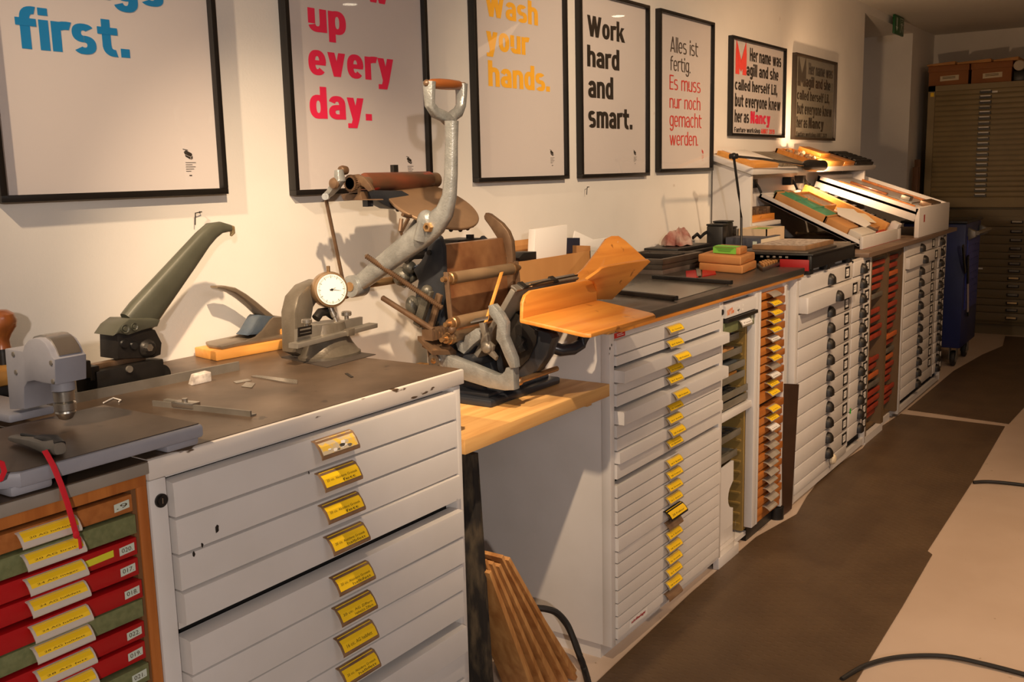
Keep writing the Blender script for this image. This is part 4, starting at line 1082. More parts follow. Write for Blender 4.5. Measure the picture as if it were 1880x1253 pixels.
back = px([(918, 606), (944, 570), (958, 584), (976, 602), (1008, 612), (1014, 622), (1004, 655), (985, 683), (955, 700), (930, 704), (912, 680), (906, 640)], x=2.33)
mb = MB(); mb.prism(back, (.045, 0, 0), .008); mb.build('platen_segment', m_blue, pr)
inner = px([(922, 608), (946, 574), (960, 590), (986, 610), (984, 630), (970, 660), (948, 682), (925, 672), (914, 640)], x=2.322)
mb = MB(); mb.prism(inner, (.008, 0, 0), .003); mb.build('segment_cheek', m_iron, pr)
mb = MB()
c = P(953, 632, x=2.316); mb.obox(c, X3 * .008, Vector((0, -.012, .020)), Vector((0, .02, .012)) * .6, .002); c = P(958, 640, x=2.312); mb.obox(c, X3 * .006, Vector((0, .006, .010)), Vector((0, .010, -.006)), .002)
mb.build('segment_latch', m_blackp, pr)
mb = MB(); mb.sweep(px([(998, 600), (1004, 607), (1008, 618), (1012, 628), (1014, 634)], x=2.36), [.012, .014, .012, .014, .011], seg=10); mb.build('table_clamp', m_iron, pr)

# side draw arms, hammered grey
mb = MB(); o1 = px([(790, 658), (796, 648), (812, 650), (864, 670), (909, 689), (919, 689), (926, 682), (928, 676), (942, 674), (943.5, 717), (926, 718), (897, 713), (852, 699), (810, 676), (796, 676)], x=XL)
mb.prism(o1, (.030, 0, 0), .003); mb.build('draw_arm', m_hammer, pr)
mb = MB(); o2 = px([(895.6, 561.7), (904, 559), (919, 577), (928, 593.5), (927.5, 618.6), (944, 659), (946, 676), (936, 677), (926, 656), (917, 634), (910, 623.7), (911.6, 597), (897, 576.7)], x=XL - .006)
mb.prism(o2, (.026, 0, 0), .003); mb.build('draw_arm', m_hammer, pr)
mb = MB(); c = P(799, 662, x=XL); mb.lathe([(.014, -.004), (.020, -.004), (.021, .0), (.021, .035)], c - X3 * .004, X3, 26); mb.cyl(c, c + X3 * .14, .011); mb.build('arm_pivot', m_steel, pr)
mb = MB(); mb.lathe([(.001, -.012), (.006, -.010), (.009, -.004), (.0145, -.003)], c - X3 * .004, X3, 16); mb.build('arm_bolt', m_brass, pr)
mb = MB(); c = P(953, 700, x=2.25); mb.ball(c, .013); mb.cyl(c, c + X3 * .2, .008); mb.build('front_bolt', m_brass, pr)
mb = MB(); mb.prism(px([(836, 632), (842, 626), (849, 634), (853, 617), (872, 604), (882, 612), (880, 624), (868, 634), (851, 651), (840, 644)], x=2.235), (.03, 0, 0), .004); mb.build('gripper_cam', m_hammer, pr, label='light grey cast gripper cam')
mb = MB(); mb.prism(px([(878, 594), (888, 592), (893, 612), (896, 628), (905, 636), (903, 646), (911, 656), (909, 663), (896, 652), (884, 642), (881, 630), (884, 616)], x=2.222), (.016, 0, 0), .004); mb.ball(P(893, 638, x=2.22), .018, sc=(.6, 1, 1)); mb.build('gripper_lever', m_zinc, pr)
mb = MB(); mb.hexa([P(864, 594, y=1.60), P(872, 588, y=1.60), P(897, 583, y=1.58), P(896, 587, y=1.56)] + [p + Z3 * .004 for p in (P(864, 594, y=1.60), P(872, 588, y=1.60), P(897, 583, y=1.58), P(896, 587, y=1.56))]); mb.build('gripper_plate', m_steel, pr)
a, b = P(921, 500, y=1.66), P(892, 592, y=1.60); mb = MB(); d = b - a
mb.obox((a + b) / 2, d * .5, X3 * .007, d.cross(X3).normalized() * .003, .001); mb.build('gripper_finger', m_block, pr)
mb = MB(); q = px([(793, 652), (797, 628), (835, 626), (838, 652)], y=1.74); mb.prism([(q[0].x, 1.74, q[0].z), (q[3].x, 1.74, q[3].z), (q[2].x, 1.80, q[2].z), (q[1].x, 1.80, q[1].z)], (0, 0, .012))
for k in range(7): mb.box(q[1].x + .008 + k * .014, q[1].x + .016 + k * .014, 1.752, 1.79, q[1].z + .0, q[1].z + .03)
mb.build('type_forme', m_bronze, pr)
for a_, b_ in ((808, 626), (815, 618), (800, 618), (812, 606), (799, 632)): mb = MB(); c = P(a_, b_, x=2.215); mb.cyl(c - X3 * .008, c + X3 * .008, .010, seg=6); mb.build('adjusting_nut', m_bronze, pr)
mb = MB(); mb.cyl(P(790, 612, x=2.215), P(822, 630, x=2.225), .006); mb.build('adjusting_rod', m_bronze, pr)
# wooden delivery board with its upright
mb = MB()
brd = [Vector((2.236, 1.512, 1.200)), Vector((2.248, 1.318, 1.172)), Vector((2.262, 1.302, 1.170)), Vector((2.640, 1.300, 1.170)), Vector((2.660, 1.316, 1.172)), Vector((2.668, 1.512, 1.200))]
mb.prism(brd, (0, 0, -.013), .004); mb.build('delivery_board', m_beech, pr)
mb = MB()
up = px([(960, 589), (961, 556), (966, 542), (976, 534), (1075, 515), (1086, 515), (1093, 521), (1096, 532), (1097, 562)], y=1.512)
mb.prism(up, (0, .012, 0), .003); mb.build('board_upright', m_beech, pr)
mb = MB(); mb.sweep([P(1010, 636, y=1.56), P(1030, 643, y=1.53), P(1052, 641, y=1.51), P(1066, 632, y=1.50), P(1074, 615, y=1.49), P(1076, 600, y=1.48)], .0185, seg=18); mb.build('board_bracket', m_blue, pr)
# feed trough of two boards
def slab(pts, n, th, name, m):
    mb = MB(); mb.prism(pts, Vector(n).normalized() * th, .003); return mb.build(name, m, pr)
o, ua, ub = Vector((2.40, 1.66, 1.21)), X3, Vector((0, .32, .95)).normalized()
def onplane(a, b, o=o, n=None):
    n = n or ua.cross(ub)
    d = _fw + CR * ((a - 940) / FPX) + CD * ((b - 626.5) / FPX)
    return CAMP + d * ((o - CAMP).dot(n) / d.dot(n))
pb = [onplane(a, b) for a, b in ((1012, 520), (1040, 510), (1062, 502), (1075, 490), (1100, 458), (1114, 438), (1124, 433), (1136, 433), (1148, 441), (1190, 479), (1130, 520), (1060, 540))]
slab(pb, ua.cross(ub) * -1 if (ua.cross(ub)).y < 0 else ua.cross(ub), .012, 'feed_board', m_beech)
o2_, n2_ = Vector((2.55, 1.50, 1.25)), Vector((0, -.9, -.42)).normalized()
pf = [onplane(a, b, o2_, n2_) for a, b in ((1078, 514), (1098, 500), (1106, 493), (1116, 490), (1150, 484), (1192, 478), (1195, 481), (1124, 551), (1097, 551), (1095, 526), (1090, 518))]
slab(pf, -n2_, .011, 'feed_board', m_beech)
# ------------------------------------------------------------------ on the near worktop
TZ = 1.1222
def wob(c, r, n=8, sx=1, sy=1): return [Vector(c) + Vector((r * sx * cos(2 * pi * k / n) * random.uniform(.8, 1.2), r * sy * sin(2 * pi * k / n) * random.uniform(.8, 1.2), 0)) for k in range(n)]

# surface plate on feet
PZ = 1.162
a, b = P(376, 778, z=PZ), P(30, 866, z=PZ)
fyp = (a.y + b.y) / 2; xr = a.x
sp = thing('surface_plate', (xr - .3, fyp + .15, TZ), 'thick cast plate with pale grey rim under the grey bench press', 'plate')
xl = P(2, 850, z=PZ).x - .02; xl = P(22, 868, z=PZ).x - .012
dp = .30
outl = [(xl + .02, fyp), (xr, fyp), (xr, fyp + dp), (xl - .10, fyp + dp), (xl - .10, fyp + .12), (xl - .005, fyp + .02)]
mb = MB(); mb.prism([(x, y, PZ - .027) for x, y in outl], (0, 0, .026), .006); mb.build('rim', m_grey, sp)
mb = MB(); mb.prism([(x + (.004 if x < xr - .1 else -.004), y + (.004 if y < fyp + .1 else -.004), PZ - .0008) for x, y in outl], (0, 0, .001)); mb.build('plate_face', m_top, sp)
for x, y in ((xl + .04, fyp + .02), (xr - .04, fyp + .02), (xr - .04, fyp + dp - .03), (xl - .05, fyp + dp - .03)): mb = MB(); mb.box(x - .035, x + .035, y - .015, y + .03, TZ, PZ - .022, .006); mb.build('foot', m_grey, sp)

# grey bench riveter
c0_ = P(29, 776, z=PZ); gx = c0_.x
rv = thing('riveting_press', (gx + .05, c0_.y + .06, PZ), 'grey bench press with round housing standing on the cast plate', 'bench press')
bw = .125
mb = MB(); mb.box(gx - .012, gx + .078, c0_.y - .0, c0_.y + .23, PZ, PZ + .016, .004); mb.build('foot_plate', m_grey, rv)
gx2 = gx + .004
prof = px([(8, 641), (28, 643), (41, 645), (44, 634), (52, 624), (62, 621), (72, 622), (82, 630), (90, 643), (95, 656), (100, 661), (101, 707), (82, 705), (62, 700), (50, 702), (44, 712), (44, 752), (17, 752)], x=gx2)
mb = MB(); mb.prism(prof, (.062, 0, 0), .003); mb.build('housing', m_grey, rv)
# steel band over the round
cen = P(66, 661, x=gx2); rb_ = (P(62, 620, x=gx2) - cen).length * 1.0
mb = MB(); bandp = px([(44, 634), (52, 624), (62, 621), (72, 622), (82, 630), (90, 643), (95, 656)], x=gx2)
outer = [p + (p - cen).normalized() * .004 for p in bandp]
mb.prism([p + X3 * .012 for p in outer] + [p + X3 * .012 for p in bandp[::-1]], (.042, 0, 0)); mb.build('steel_band', m_steel, rv)
for a_, b_ in ((24.6, 651), (29.5, 684), (94, 667), (97.5, 701)): p = P(a_, b_, x=gx2); mb = MB(); mb.lathe([(.001, -.002), (.0045, -.0015), (.005, 0)], p, X3, 14); mb.build('screw', m_zinc, rv)
q = P(98, 712, x=gx2) + X3 * .031
ch = P(98, 752, z=PZ + .008); ch = Vector((gx2 + .031, q.y + .022, PZ))
mb = MB(); mb.cyl((ch.x, ch.y, q.z + .006), (ch.x, ch.y, q.z - .012), .021); mb.build('quill', m_grey, rv)
mb = MB(); z0 = q.z - .012; z1 = PZ + .012
h = z0 - z1
mb.lathe([(.016, 0), (.0185, -.002), (.0185, -h * .36), (.014, -h * .4), (.0195, -h * .44), (.0195, -h * .66), (.017, -h * .7), (.018, -h * .76), (.012, -h * .96), (.008, -h)], (ch.x, ch.y, z0), Z3, 26); mb.build('chuck', m_steel, rv)
mb = MB(); p = P(19, 752, z=PZ + .016); mb.cyl((gx + .0, c0_.y + .13, PZ + .016), (gx + .0, c0_.y + .13, PZ + .034), .008, bev=.001); mb.build('clamp_bolt', m_steel, rv)

# wooden knobbed tool at the very edge
kx = P(4, 640, y=2.08)
kt = thing('knobbed_tool', (kx.x, 2.08, TZ), 'tool with a turned wooden knob by the wall behind the grey bench press', 'tool')
zb = P(4, 640, y=2.08).z; ztop = P(4, 568, y=2.08).z; H = ztop - zb
mb = MB(); mb.lathe([(.001, H), (.018, H * .985), (.031, H * .88), (.036, H * .72), (.033, H * .55), (.022, H * .36), (.0165, H * .22), (.0175, H * .08), (.0185, 0)], (kx.x, 2.08, zb), Z3, 28); mb.build('knob', m_knob, kt)
mb = MB(); mb.cyl((kx.x, 2.08, zb), (kx.x, 2.08, zb - .035), .014); mb.build('ferrule', m_iron, kt)
mb = MB(); mb.box(kx.x - .08, kx.x + .07, 2.01, 2.14, TZ + .06, zb - .034, .012); mb.build('head', mat('ochre_enamel', (176, 128, 62), (120, 84, 40), rough=.45, scale=14), kt)
mb = MB(); mb.box(kx.x - .10, kx.x + .09, 1.99, 2.16, TZ, TZ + .03, .006); mb.box(kx.x - .05, kx.x + .04, 2.03, 2.12, TZ + .03, TZ + .062, .004); mb.build('base', m_iron, kt)

# lever shear along the wall
ly = 2.06
sh = thing('lever_shear', (1.55, ly, TZ), 'black bench shear with a long olive-grey hand lever against the wall', 'cutter')
xa, xb_ = P(105, 720, z=TZ).x + .12, P(300, 684, y=ly - .05).x
mb = MB(); mb.box(xa - .10, xb_, ly - .055, ly + .03, TZ, P(285, 662, y=ly - .055).z, .003); mb.build('bed', m_iron, sh)
mb = MB(); zt_ = P(285, 662, y=ly - .055).z; mb.box(xa - .10, xb_ - .03, ly - .03, ly - .004, zt_, zt_ + .012, .001); mb.build('slide_rail', m_bronze, sh)
mb = MB(); xs_ = P(150, 690, y=ly - .05).x; mb.box(xs_ - .05, xs_ + .02, ly - .06, ly + .02, zt_ - .01, zt_ + .03, .004); mb.box(xs_ + .02, xs_ + .045, ly - .05, ly, zt_ - .02, zt_ + .012, .002); mb.build('stop_block', m_iron, sh)
hp = px([(215, 611), (226, 603), (262, 600), (286, 606), (298, 630), (296, 652), (284, 657), (216, 660)], y=ly - .045)
mb = MB(); mb.prism(hp, (0, .07, 0), .004); mb.build('head_block', m_iron, sh)
mb = MB(); k = px([(209, 617), (222, 598), (238, 586), (284, 585), (295, 588), (290, 600), (262, 607), (236, 616), (218, 613)], y=ly - .052)
mb.prism(k, (0, .08, 0), .004); mb.build('lever_clevis', m_olive, sh)
lev = px([(244, 598), (262, 577), (300, 530), (345, 474), (372, 440), (388, 424), (404, 418), (420, 419)], y=ly - .012)
mb = MB(); mb.sweep(lev, [.040, .042, .036, .029, .024, .022, .015, .009], [.02, .021, .019, .017, .016, .015, .015, .014], up=(0, 1, 0), seg=18, power=2.8)
mb.build('hand_lever', m_olive, sh)
mb = MB(); mb.sweep(px([(418, 418), (425, 419), (427, 428), (424, 433)], y=ly - .012), [.009, .008, .006, .003], [.012, .011, .008, .004], up=(0, 1, 0), seg=12); mb.build('lever_tip', mat('worn_tip', (170, 150, 112), rough=.35, metal=.5), sh)
for a_, b_, r in ((229, 604, .010), (246, 600, .0085)): p = P(a_, b_, y=ly - .053); mb = MB(); mb.lathe([(.002, .004), (.5 * r, .004), (.6 * r, .001), (r, .0035), (r, 0)], p, -Y3, 16); mb.build('clevis_screw', m_olive, sh)
for a_, b_ in ((228, 632), (246, 635)): p = P(a_, b_, y=ly - .046); mb = MB(); mb.lathe([(.001, .005), (.009, .004), (.011, 0)], p, -Y3, 16); mb.build('head_screw', m_blackp, sh)
mb = MB(); p = P(271, 640, y=ly - .046); mb.lathe([(.006, .014), (.015, .012), (.022, .004), (.023, 0)], p, -Y3, 26); mb.build('cutter_boss', m_iron, sh)
mb = MB(); p = P(269, 638, y=ly - .06); mb.cyl(p, p - Y3 * .014, .009, seg=6); mb.build('cutter_nut', m_steel, sh)
mb = MB(); p = P(236, 678, y=ly - .056); mb.cyl(p, p - Y3 * .006, .008, seg=14); mb.build('bed_screw', m_zinc, sh)
mb = MB(); p = P(298, 686, z=TZ + .015); mb.lathe([(.012, -.008), (.020, -.008), (.022, 0), (.020, .008), (.012, .008)], p, (0.2, -1, .3), 20); mb.build('clamp_knob', m_iron, sh)

# steel straightedge with crumpled paper
a, b = P(105, 748, z=TZ), P(440, 680, z=TZ)
d = (b - a); d.z = 0; d.normalize(); nn = Vector((-d.y, d.x, 0))
mb = MB(); pf_ = [(0, 0), (.032, 0), (.032, .004), (.005, .004), (.005, .022), (0, .022)]
A = a - d * .15; Ln = (b - A).length
mb.prism([A + nn * u + Z3 * v for u, v in pf_], d * Ln); tag(mb.build('straightedge', m_zinc), 'long steel angle bar lying along the grey worktop behind the cast plate', 'ruler')
c = P(362, 694, z=TZ + .012)
mb = MB(); u = d * .024; w = nn * .02
mb.hexa([c - u * 1.2 - w + Z3 * -.012, c + u * 1.2 - w * .8 + Z3 * -.012, c + u + w * .2 - Z3 * .012, c - u + w * .2 - Z3 * .012, c - u * .9 - w * .8 + Z3 * .008, c + u * 1.1 - w + Z3 * .012, c + u + w * .1 + Z3 * .014, c - u * .6 + w * .1 + Z3 * .012], .002)
tag(mb.build('paper_scrap', mat('newsprint', (214, 206, 196), (150, 140, 132), rough=.8, scale=50)), 'folded scrap of newsprint leaning on the steel bar', 'paper')

# composing stick
a, b = P(280, 746, z=TZ), P(460, 766, z=TZ); d = (b - a).normalized(); nn = Vector((-d.y, d.x, 0))
cs = thing('composing_stick', tuple((a + b) / 2), 'thin steel composing stick lying behind the cast plate corner', 'hand tool')
mb = MB(); L = (b - a).length
mb.prism([a + nn * u + Z3 * v for u, v in ((0, 0), (.018, 0), (.018, .003), (.004, .003), (.004, .012), (0, .012))], d * L); mb.build('stick_body', m_zinc, cs)
mb = MB(); mb.obox(a + d * L * .32 + nn * .010 + Z3 * .009, d * .03, nn * .012, Z3 * .006, .002); mb.build('slide', m_steel, cs)
mb = MB(); mb.cyl(a + d * L * .32 + nn * .008 + Z3 * .014, a + d * L * .32 + nn * .008 + Z3 * .022, .006); mb.build('clamp_screw', m_steel, cs)
a, b = P(304, 739, z=TZ), P(346, 746, z=TZ); d = (b - a)
mb = MB(); mb.obox((a + b) / 2 + Z3 * .004, d * .5, Vector((-d.y, d.x, 0)).normalized() * .006, Z3 * .004, .001); tag(mb.build('lead_slug', m_zinc), 'short strip of type metal behind the composing stick', 'slug')
# strips and scraps
def strip(ps, label, m=m_steel, name='metal_strip', t=.0016):
    mb = MB(); mb.prism([P(a_, b_, z=TZ + .0002) for a_, b_ in ps], (0, 0, t)); tag(mb.build(name, m), label, 'strip', None)
strip([(428, 702), (455, 697), (462, 700), (434, 705)], 'leftmost small metal slip on the grey worktop')
strip([(443, 711), (452, 703), (469, 705), (462, 713)], 'squarish metal slip nearest the front edge of the worktop')
strip([(461, 693), (470, 691), (546, 700), (546, 706), (530, 705)], 'longest bright metal slip on the worktop before the dial gauge', t=.003)
strip([(633, 687), (638, 686), (649, 693), (644, 694)], 'dark sliver of metal at the front of the dial gauge', m_iron)
mb = MB(); mb.sweep(px([(190, 740), (208, 731), (222, 735), (218, 738)], z=TZ + .003), .0015, seg=6); tag(mb.build('string_bit', m_paper), 'bit of white string on the grey worktop', 'string')

# folding knife on a red ribbon
a, b = P(25, 800, z=PZ + .014), P(108, 824, z=PZ + .014); d = (b - a).normalized(); nn = Vector((-d.y, d.x, 0)); L = (b - a).length
kn = thing('utility_cutter', tuple((a + b) / 2 - Z3 * .014), 'silver and black cutter tied to a red ribbon on the cast plate', 'cutter')
mb = MB(); mb.sweep([a + Z3 * -.004, a + d * L * .5, b - d * .012, b + d * .004], [.010, .013, .017, .010], [.005, .009, .013, .009], seg=14, power=3); mb.build('silver_body', m_zinc, kn)
mb = MB(); mb.sweep([a + d * L * .55 + nn * .004 + Z3 * .006, a + d * L * .8 + nn * .004 + Z3 * .008, b + nn * .002 + Z3 * .006], [.011, .015, .010], [.006, .008, .005], seg=14, power=3); mb.sweep([a + d * L * .2 + Z3 * .006, a + d * L * .6 + nn * .002 + Z3 * .009], .003, seg=8); mb.build('black_grip', m_blackp, kn)
rbp = [P(82, 828, z=PZ + .02), P(88, 838, z=PZ + .012), P(98, 856, y=fyp - .006), P(112, 890, y=fyp - .018), P(124, 925, y=FY - .03), P(134, 960, y=FY - .034), P(140, 982, y=FY - .034)]
mb = MB(); mb.sweep(rbp, .005, .0012, up=(0, -1, .2), seg=8, power=4); mb.sweep([rbp[-1], P(146, 990, y=FY - .034), P(148, 1008, y=FY - .034)], .003, .001, up=(0, -1, 0), seg=8); mb.ball(rbp[-1], .006, sc=(1, .5, 1.2), seg=8)
mb.build('red_ribbon', mat('ribbon_red', (206, 22, 40), rough=.6), kn)
mb = MB(); mb.sweep(px([(-8, 848), (4, 852), (8, 866), (2, 880), (-8, 884)], y=fyp - .012), .0045, .0012, up=(0, -1, 0), seg=8, power=4)
tag(mb.build('ribbon_loop', MATS['ribbon_red']), 'loop of red ribbon over the front corner of the cast plate', 'ribbon')

# big stapler on a wooden block
bl = [P(358, 646, z=TZ + .028), P(397, 656, z=TZ + .028), P(536, 632, z=TZ + .028)]
a = P(397, 664, z=TZ); dx = P(545, 637, z=TZ) - a; dyv = P(358, 655, z=TZ) - a
st = thing('stapler', tuple(a + dx * .5 + dyv * .5), 'large brown-grey lever stapler screwed on a pale wooden block', 'stapler')
mb = MB(); mb.hexa([a, a + dx, a + dx + dyv, a + dyv, a + Z3 * .026, a + dx + Z3 * .026, a + dx + dyv + Z3 * .026, a + dyv + Z3 * .026], .003); mb.build('wooden_block', m_block, st)
m_stap = mat('stapler_enamel', (128, 114, 96), (116, 102, 86), rough=.36, metal=.35, scale=20, bump=.1)
sy = a.y + dyv.y * .28; zt = TZ + .026
ya, yb_ = a.y + dyv.y * .14, a.y + dyv.y * .86
# base plate outline on the block
mb = MB(); mb.prism([P(378, 634, z=zt), P(384, 640, z=zt), P(408, 643, z=zt), P(440, 636, z=zt), P(525, 622, z=zt), P(500, 608, z=zt)], (0, 0, .010), .003); mb.build('base_plate', m_stap, st)
sp_ = px([(410, 642), (470, 619), (484, 606), (497, 588), (503, 583), (526, 582), (529, 604), (528, 614), (505, 620)], y=ya)
for o_ in (0, (yb_ - ya) - .008): mb = MB(); mb.prism([p + Vector((0, o_, 0)) for p in sp_], (0, .008, 0), .002); mb.build('side_cheek', m_stap, st)
ap = px([(444, 615), (452, 606), (466, 582), (470, 578), (505, 582), (525, 582), (527, 600), (480, 612)], y=(ya + yb_) / 2)
mb = MB(); mb.prism([p - Y3 * (yb_ - ya) * .34 for p in ap], (0, (yb_ - ya) * .68, 0), .003); mb.build('magazine', mat('stapler_blue', (78, 92, 108), (96, 106, 116), rough=.4, metal=.3, scale=30), st)
lv = px([(393, 527), (406, 528), (424, 533), (442, 544), (460, 558), (478, 574), (492, 584), (512, 585)], y=(ya + yb_) / 2)
mb = MB(); mb.sweep(lv, [.003, .006, .009, .010, .011, .012, .010, .006], [.016, .02, .022, .022, .022, .024, .026, .026], up=(0, 1, 0), seg=16, power=3); mb.build('hand_lever', m_stap, st)
mb = MB(); p = P(519, 594, y=ya); mb.cyl(p, p - Y3 * .003, .005, seg=14); mb.build('pivot_pin', m_stap, st)
mb = MB(); p = P(522, 611, y=ya - .002); mb.box(p.x - .014, p.x + .014, ya - .006, ya + .04, p.z - .018, p.z + .012, .004); mb.build('wooden_stop', m_block, st)

# dial gauge
g0 = P(604, 668, z=TZ)
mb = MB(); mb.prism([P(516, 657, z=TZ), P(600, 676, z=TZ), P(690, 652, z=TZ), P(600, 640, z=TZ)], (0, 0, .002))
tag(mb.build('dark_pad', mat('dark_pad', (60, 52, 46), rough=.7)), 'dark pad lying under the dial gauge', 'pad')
dg = thing('dial_gauge', (g0.x, g0.y + .05, TZ), 'cast grey type-height gauge with a white round dial', 'gauge')
gy = g0.y + .075; gz0 = TZ + .002
m_cast = mat('cast_bronze_grey', (112, 104, 92), (98, 90, 78), rough=.36, metal=.35, scale=18, bump=.25, bscale=150)
ctr = P(600, 655, y=gy)
mb = MB()
rings = []
bcx = P(606, 660, y=gy).x
for z, ra_, rb2, yo in ((0, .094, .066, 0), (.007, .094, .066, 0), (.011, .088, .060, 0), (.03, .076, .050, .004), (.055, .064, .044, .008), (.088, .058, .040, .010)):
    rings.append([mb.b.verts.new((bcx + ra_ * math.copysign(abs(cos(t)) ** .8, cos(t)), gy + yo + rb2 * sin(t), gz0 + z)) for t in [2 * pi * k / 28 for k in range(28)]])
mb._loft(rings); mb.build('base', m_cast, dg)
col = px([(560, 656), (543, 648), (541, 575), (548, 545), (566, 524), (590, 514), (604, 520), (600, 540), (588, 548), (577, 565), (573, 590), (574, 640)], y=gy + .028)
mb = MB(); mb.prism(col, (0, .055, 0), .008); mb.build('column', m_cast, dg)
tb = px([(547, 630), (636, 609), (695, 593), (696, 604), (640, 621), (548, 641)], y=gy - .055)
mb = MB(); mb.prism([P(547, 632, y=gy - .05), P(694, 594, y=gy - .05), P(694, 602, y=gy - .05), P(547, 641, y=gy - .05)], (0, .035, 0), .002); mb.build('table', m_zinc, dg)
mb = MB(); mb.prism([P(546, 606, y=gy - .02), P(666, 582, y=gy - .02), P(666, 600, y=gy - .02), P(546, 630, y=gy - .02)], (0, .012, 0), .001); mb.build('back_fence', m_zinc, dg)
mb = MB(); mb.prism([P(548, 602, y=gy - .046), P(573, 597, y=gy - .046), P(573, 614, y=gy - .046), P(548, 620, y=gy - .046)], (0, .004, 0), .001)
mb.prism([P(551, 605, y=gy - .0465), P(571, 601, y=gy - .0465), P(571, 604, y=gy - .0465), P(551, 608, y=gy - .0465)], (0, .0008, 0), mi=1)
mb.prism([P(551, 613, y=gy - .0465), P(571, 609, y=gy - .0465), P(571, 610, y=gy - .0465), P(551, 614, y=gy - .0465)], (0, .0008, 0), mi=1); mb.build('name_plate', [m_black, m_zinc], dg, smooth=0)
for a_, b_ in ((563, 594), (636, 580)):
    mb = MB(); p = P(a_, b_, y=gy - .01); mb.cyl(p - Z3 * .016, p + Z3 * .004, .006); mb.lathe([(.012, 0), (.014, .002), (.014, .010), (.012, .012)], p, Z3, 20); mb.build('clamp_screw', m_steel, dg)
mb = MB(); p = P(592, 590, y=gy + .01); mb.sweep(px([(580, 585), (588, 574), (600, 572), (612, 580)], y=gy + .01), .012, seg=12); mb.build('arm_clamp', m_iron, dg)
dc_ = P(609, 532, y=gy - .02); ax = Vector((-.42, -.88, .10)).normalized()
mb = MB(); mb.lathe([(.035, .036), (.046, .034), (.048, .028), (.048, .006), (.044, 0), (.02, -.001)], dc_ - ax * .036, ax, 40)
p = dc_ + Z3 * .045 - ax * .018; mb.cyl(p, p + Z3 * .018, .005); mb.build('dial_case', mat('dial_case', (170, 140, 104), (140, 112, 80), rough=.3, metal=.7, scale=8), dg)
mb = MB(); mb.cyl(dc_ + ax * .0, dc_ + ax * .001, .0405, seg=40)
u, v, _ = ortho(ax); u = (Z3 - ax * Z3.dot(ax)).normalized(); v = u.cross(ax)
for k in range(60):
    t = 2 * pi * k / 60; r0, r1 = (.033 if k % 5 else .030), .038
    e = u * cos(t) + v * sin(t); f = ax.cross(e) * (.0004 if k % 5 else .0007)
    mb.quad([dc_ + ax * .0014 + e * r0 - f, dc_ + ax * .0014 + e * r1 - f, dc_ + ax * .0014 + e * r1 + f, dc_ + ax * .0014 + e * r0 + f], 1)
for t, r in ((1.75, .026), (1.2, .012)):
    e = u * cos(t) + v * sin(t); f = ax.cross(e) * .0009
    mb.quad([dc_ + ax * .002 - e * .006 - f, dc_ + ax * .002 + e * r - f * .3, dc_ + ax * .002 + e * r + f * .3, dc_ + ax * .002 - e * .006 + f], 1)
mb.cyl(dc_ + ax * .001, dc_ + ax * .003, .003, mi=1)
for k in range(10):
    t = 2 * pi * k / 10; e = u * cos(t) + v * sin(t)
    mb.text(str(k * 10), dc_ + e * .025 - u * .002 + ax * .001, -v, u, height=.0048, mi=1, align='C', lift=.0006)
mb.build('dial_face', [mat('dial_white', (236, 230, 218), rough=.4), m_black], dg, smooth=0)
s0 = dc_ - Z3 * .046 - ax * .02; s1 = P(624, 606, y=gy - .02)
mb = MB(); mb.lathe([(.008, 0), (.008, .028), (.0055, .03), (.0055, (s1 - s0).length * .72), (.0035, (s1 - s0).length * .74), (.0035, (s1 - s0).length)], s0, s1 - s0, 16); mb.build('plunger', m_steel, dg)
mb = MB(); mb.prism([P(640, 606, y=gy - .056), P(652, 602, y=gy - .056), P(652, 616, y=gy - .056), P(640, 618, y=gy - .056)], (0, .02, 0), .003); mb.build('table_stud', m_cast, dg)

# ------------------------------------------------------------------ below the bench
lb = MB(); q = [P(857, 842, y=1.60), P(868, 842, y=1.60)]
lb.prism([(1.925, 1.50, .0), (1.95, 1.50, .0), (1.95, 1.50, .862), (1.925, 1.50, .862)], (0, .4, 0))
p1 = P(862, 846, y=1.56); p2 = P(905, 1240, y=1.50)
lb2 = MB(); lb.b.free()
lb2.hexa([(p2.x - .012, 1.50, .0), (p2.x + .016, 1.50, .0), (p2.x + .016, 1.95, .0), (p2.x - .012, 1.95, 0), (p1.x - .012, 1.54, .858), (p1.x + .014, 1.54, .858), (p1.x + .014, 1.95, .858), (p1.x - .012, 1.95, .858)], .002)
tag(lb2.build('weathered_board', mat('weathered_black', (30, 25, 21), (96, 82, 62), rough=.85, mix=(.45, .75), scale=30, bump=.6, bscale=60, stretch=(1, 1, .35))), 'black weathered board leaning under the bench beside the front cabinet', 'board')
# bundle of wooden boards leaning left
ta, tb2 = P(897, 1046, y=1.51), P(938, 1030, y=1.51)
ba, bb2 = P(988, 1243, y=1.51), P(1066, 1200, y=1.51)
for i in range(8):
    f = i / 7
    a = ta.lerp(tb2, f); b = ba.lerp(bb2, f); b.z = 0
    a = a + Z3 * (.012 * ((i * 3) % 4 - 1.5) / 1.5)
    yj = 1.508 + .012 * ((i * 5) % 3)
    d = (a - b).normalized(); n = Vector((d.z, 0, -d.x)); n = n if n.x > 0 else -n
    w0, w1 = .0145, .0115
    mb = MB(); b = b + Z3 * .004
    q = [b, b + n * w0, a + n * w1, a]
    for p in q: p.y = yj
    mb.prism(q, (0, .11, 0), .001)
    lab = ['leftmost of the leaning pine boards under the bench', 'second from left of the leaning pine boards under the bench', 'third from left of the leaning pine boards under the bench', 'fourth from left of the leaning pine boards under the bench',
           'fourth from right of the leaning pine boards under the bench', 'third from right of the leaning pine boards under the bench', 'second from right of the leaning pine boards under the bench', 'rightmost of the leaning pine boards under the bench'][i]
    tag(mb.build('wooden_board', m_pinez), lab, 'board', 'boards leaning under the bench')
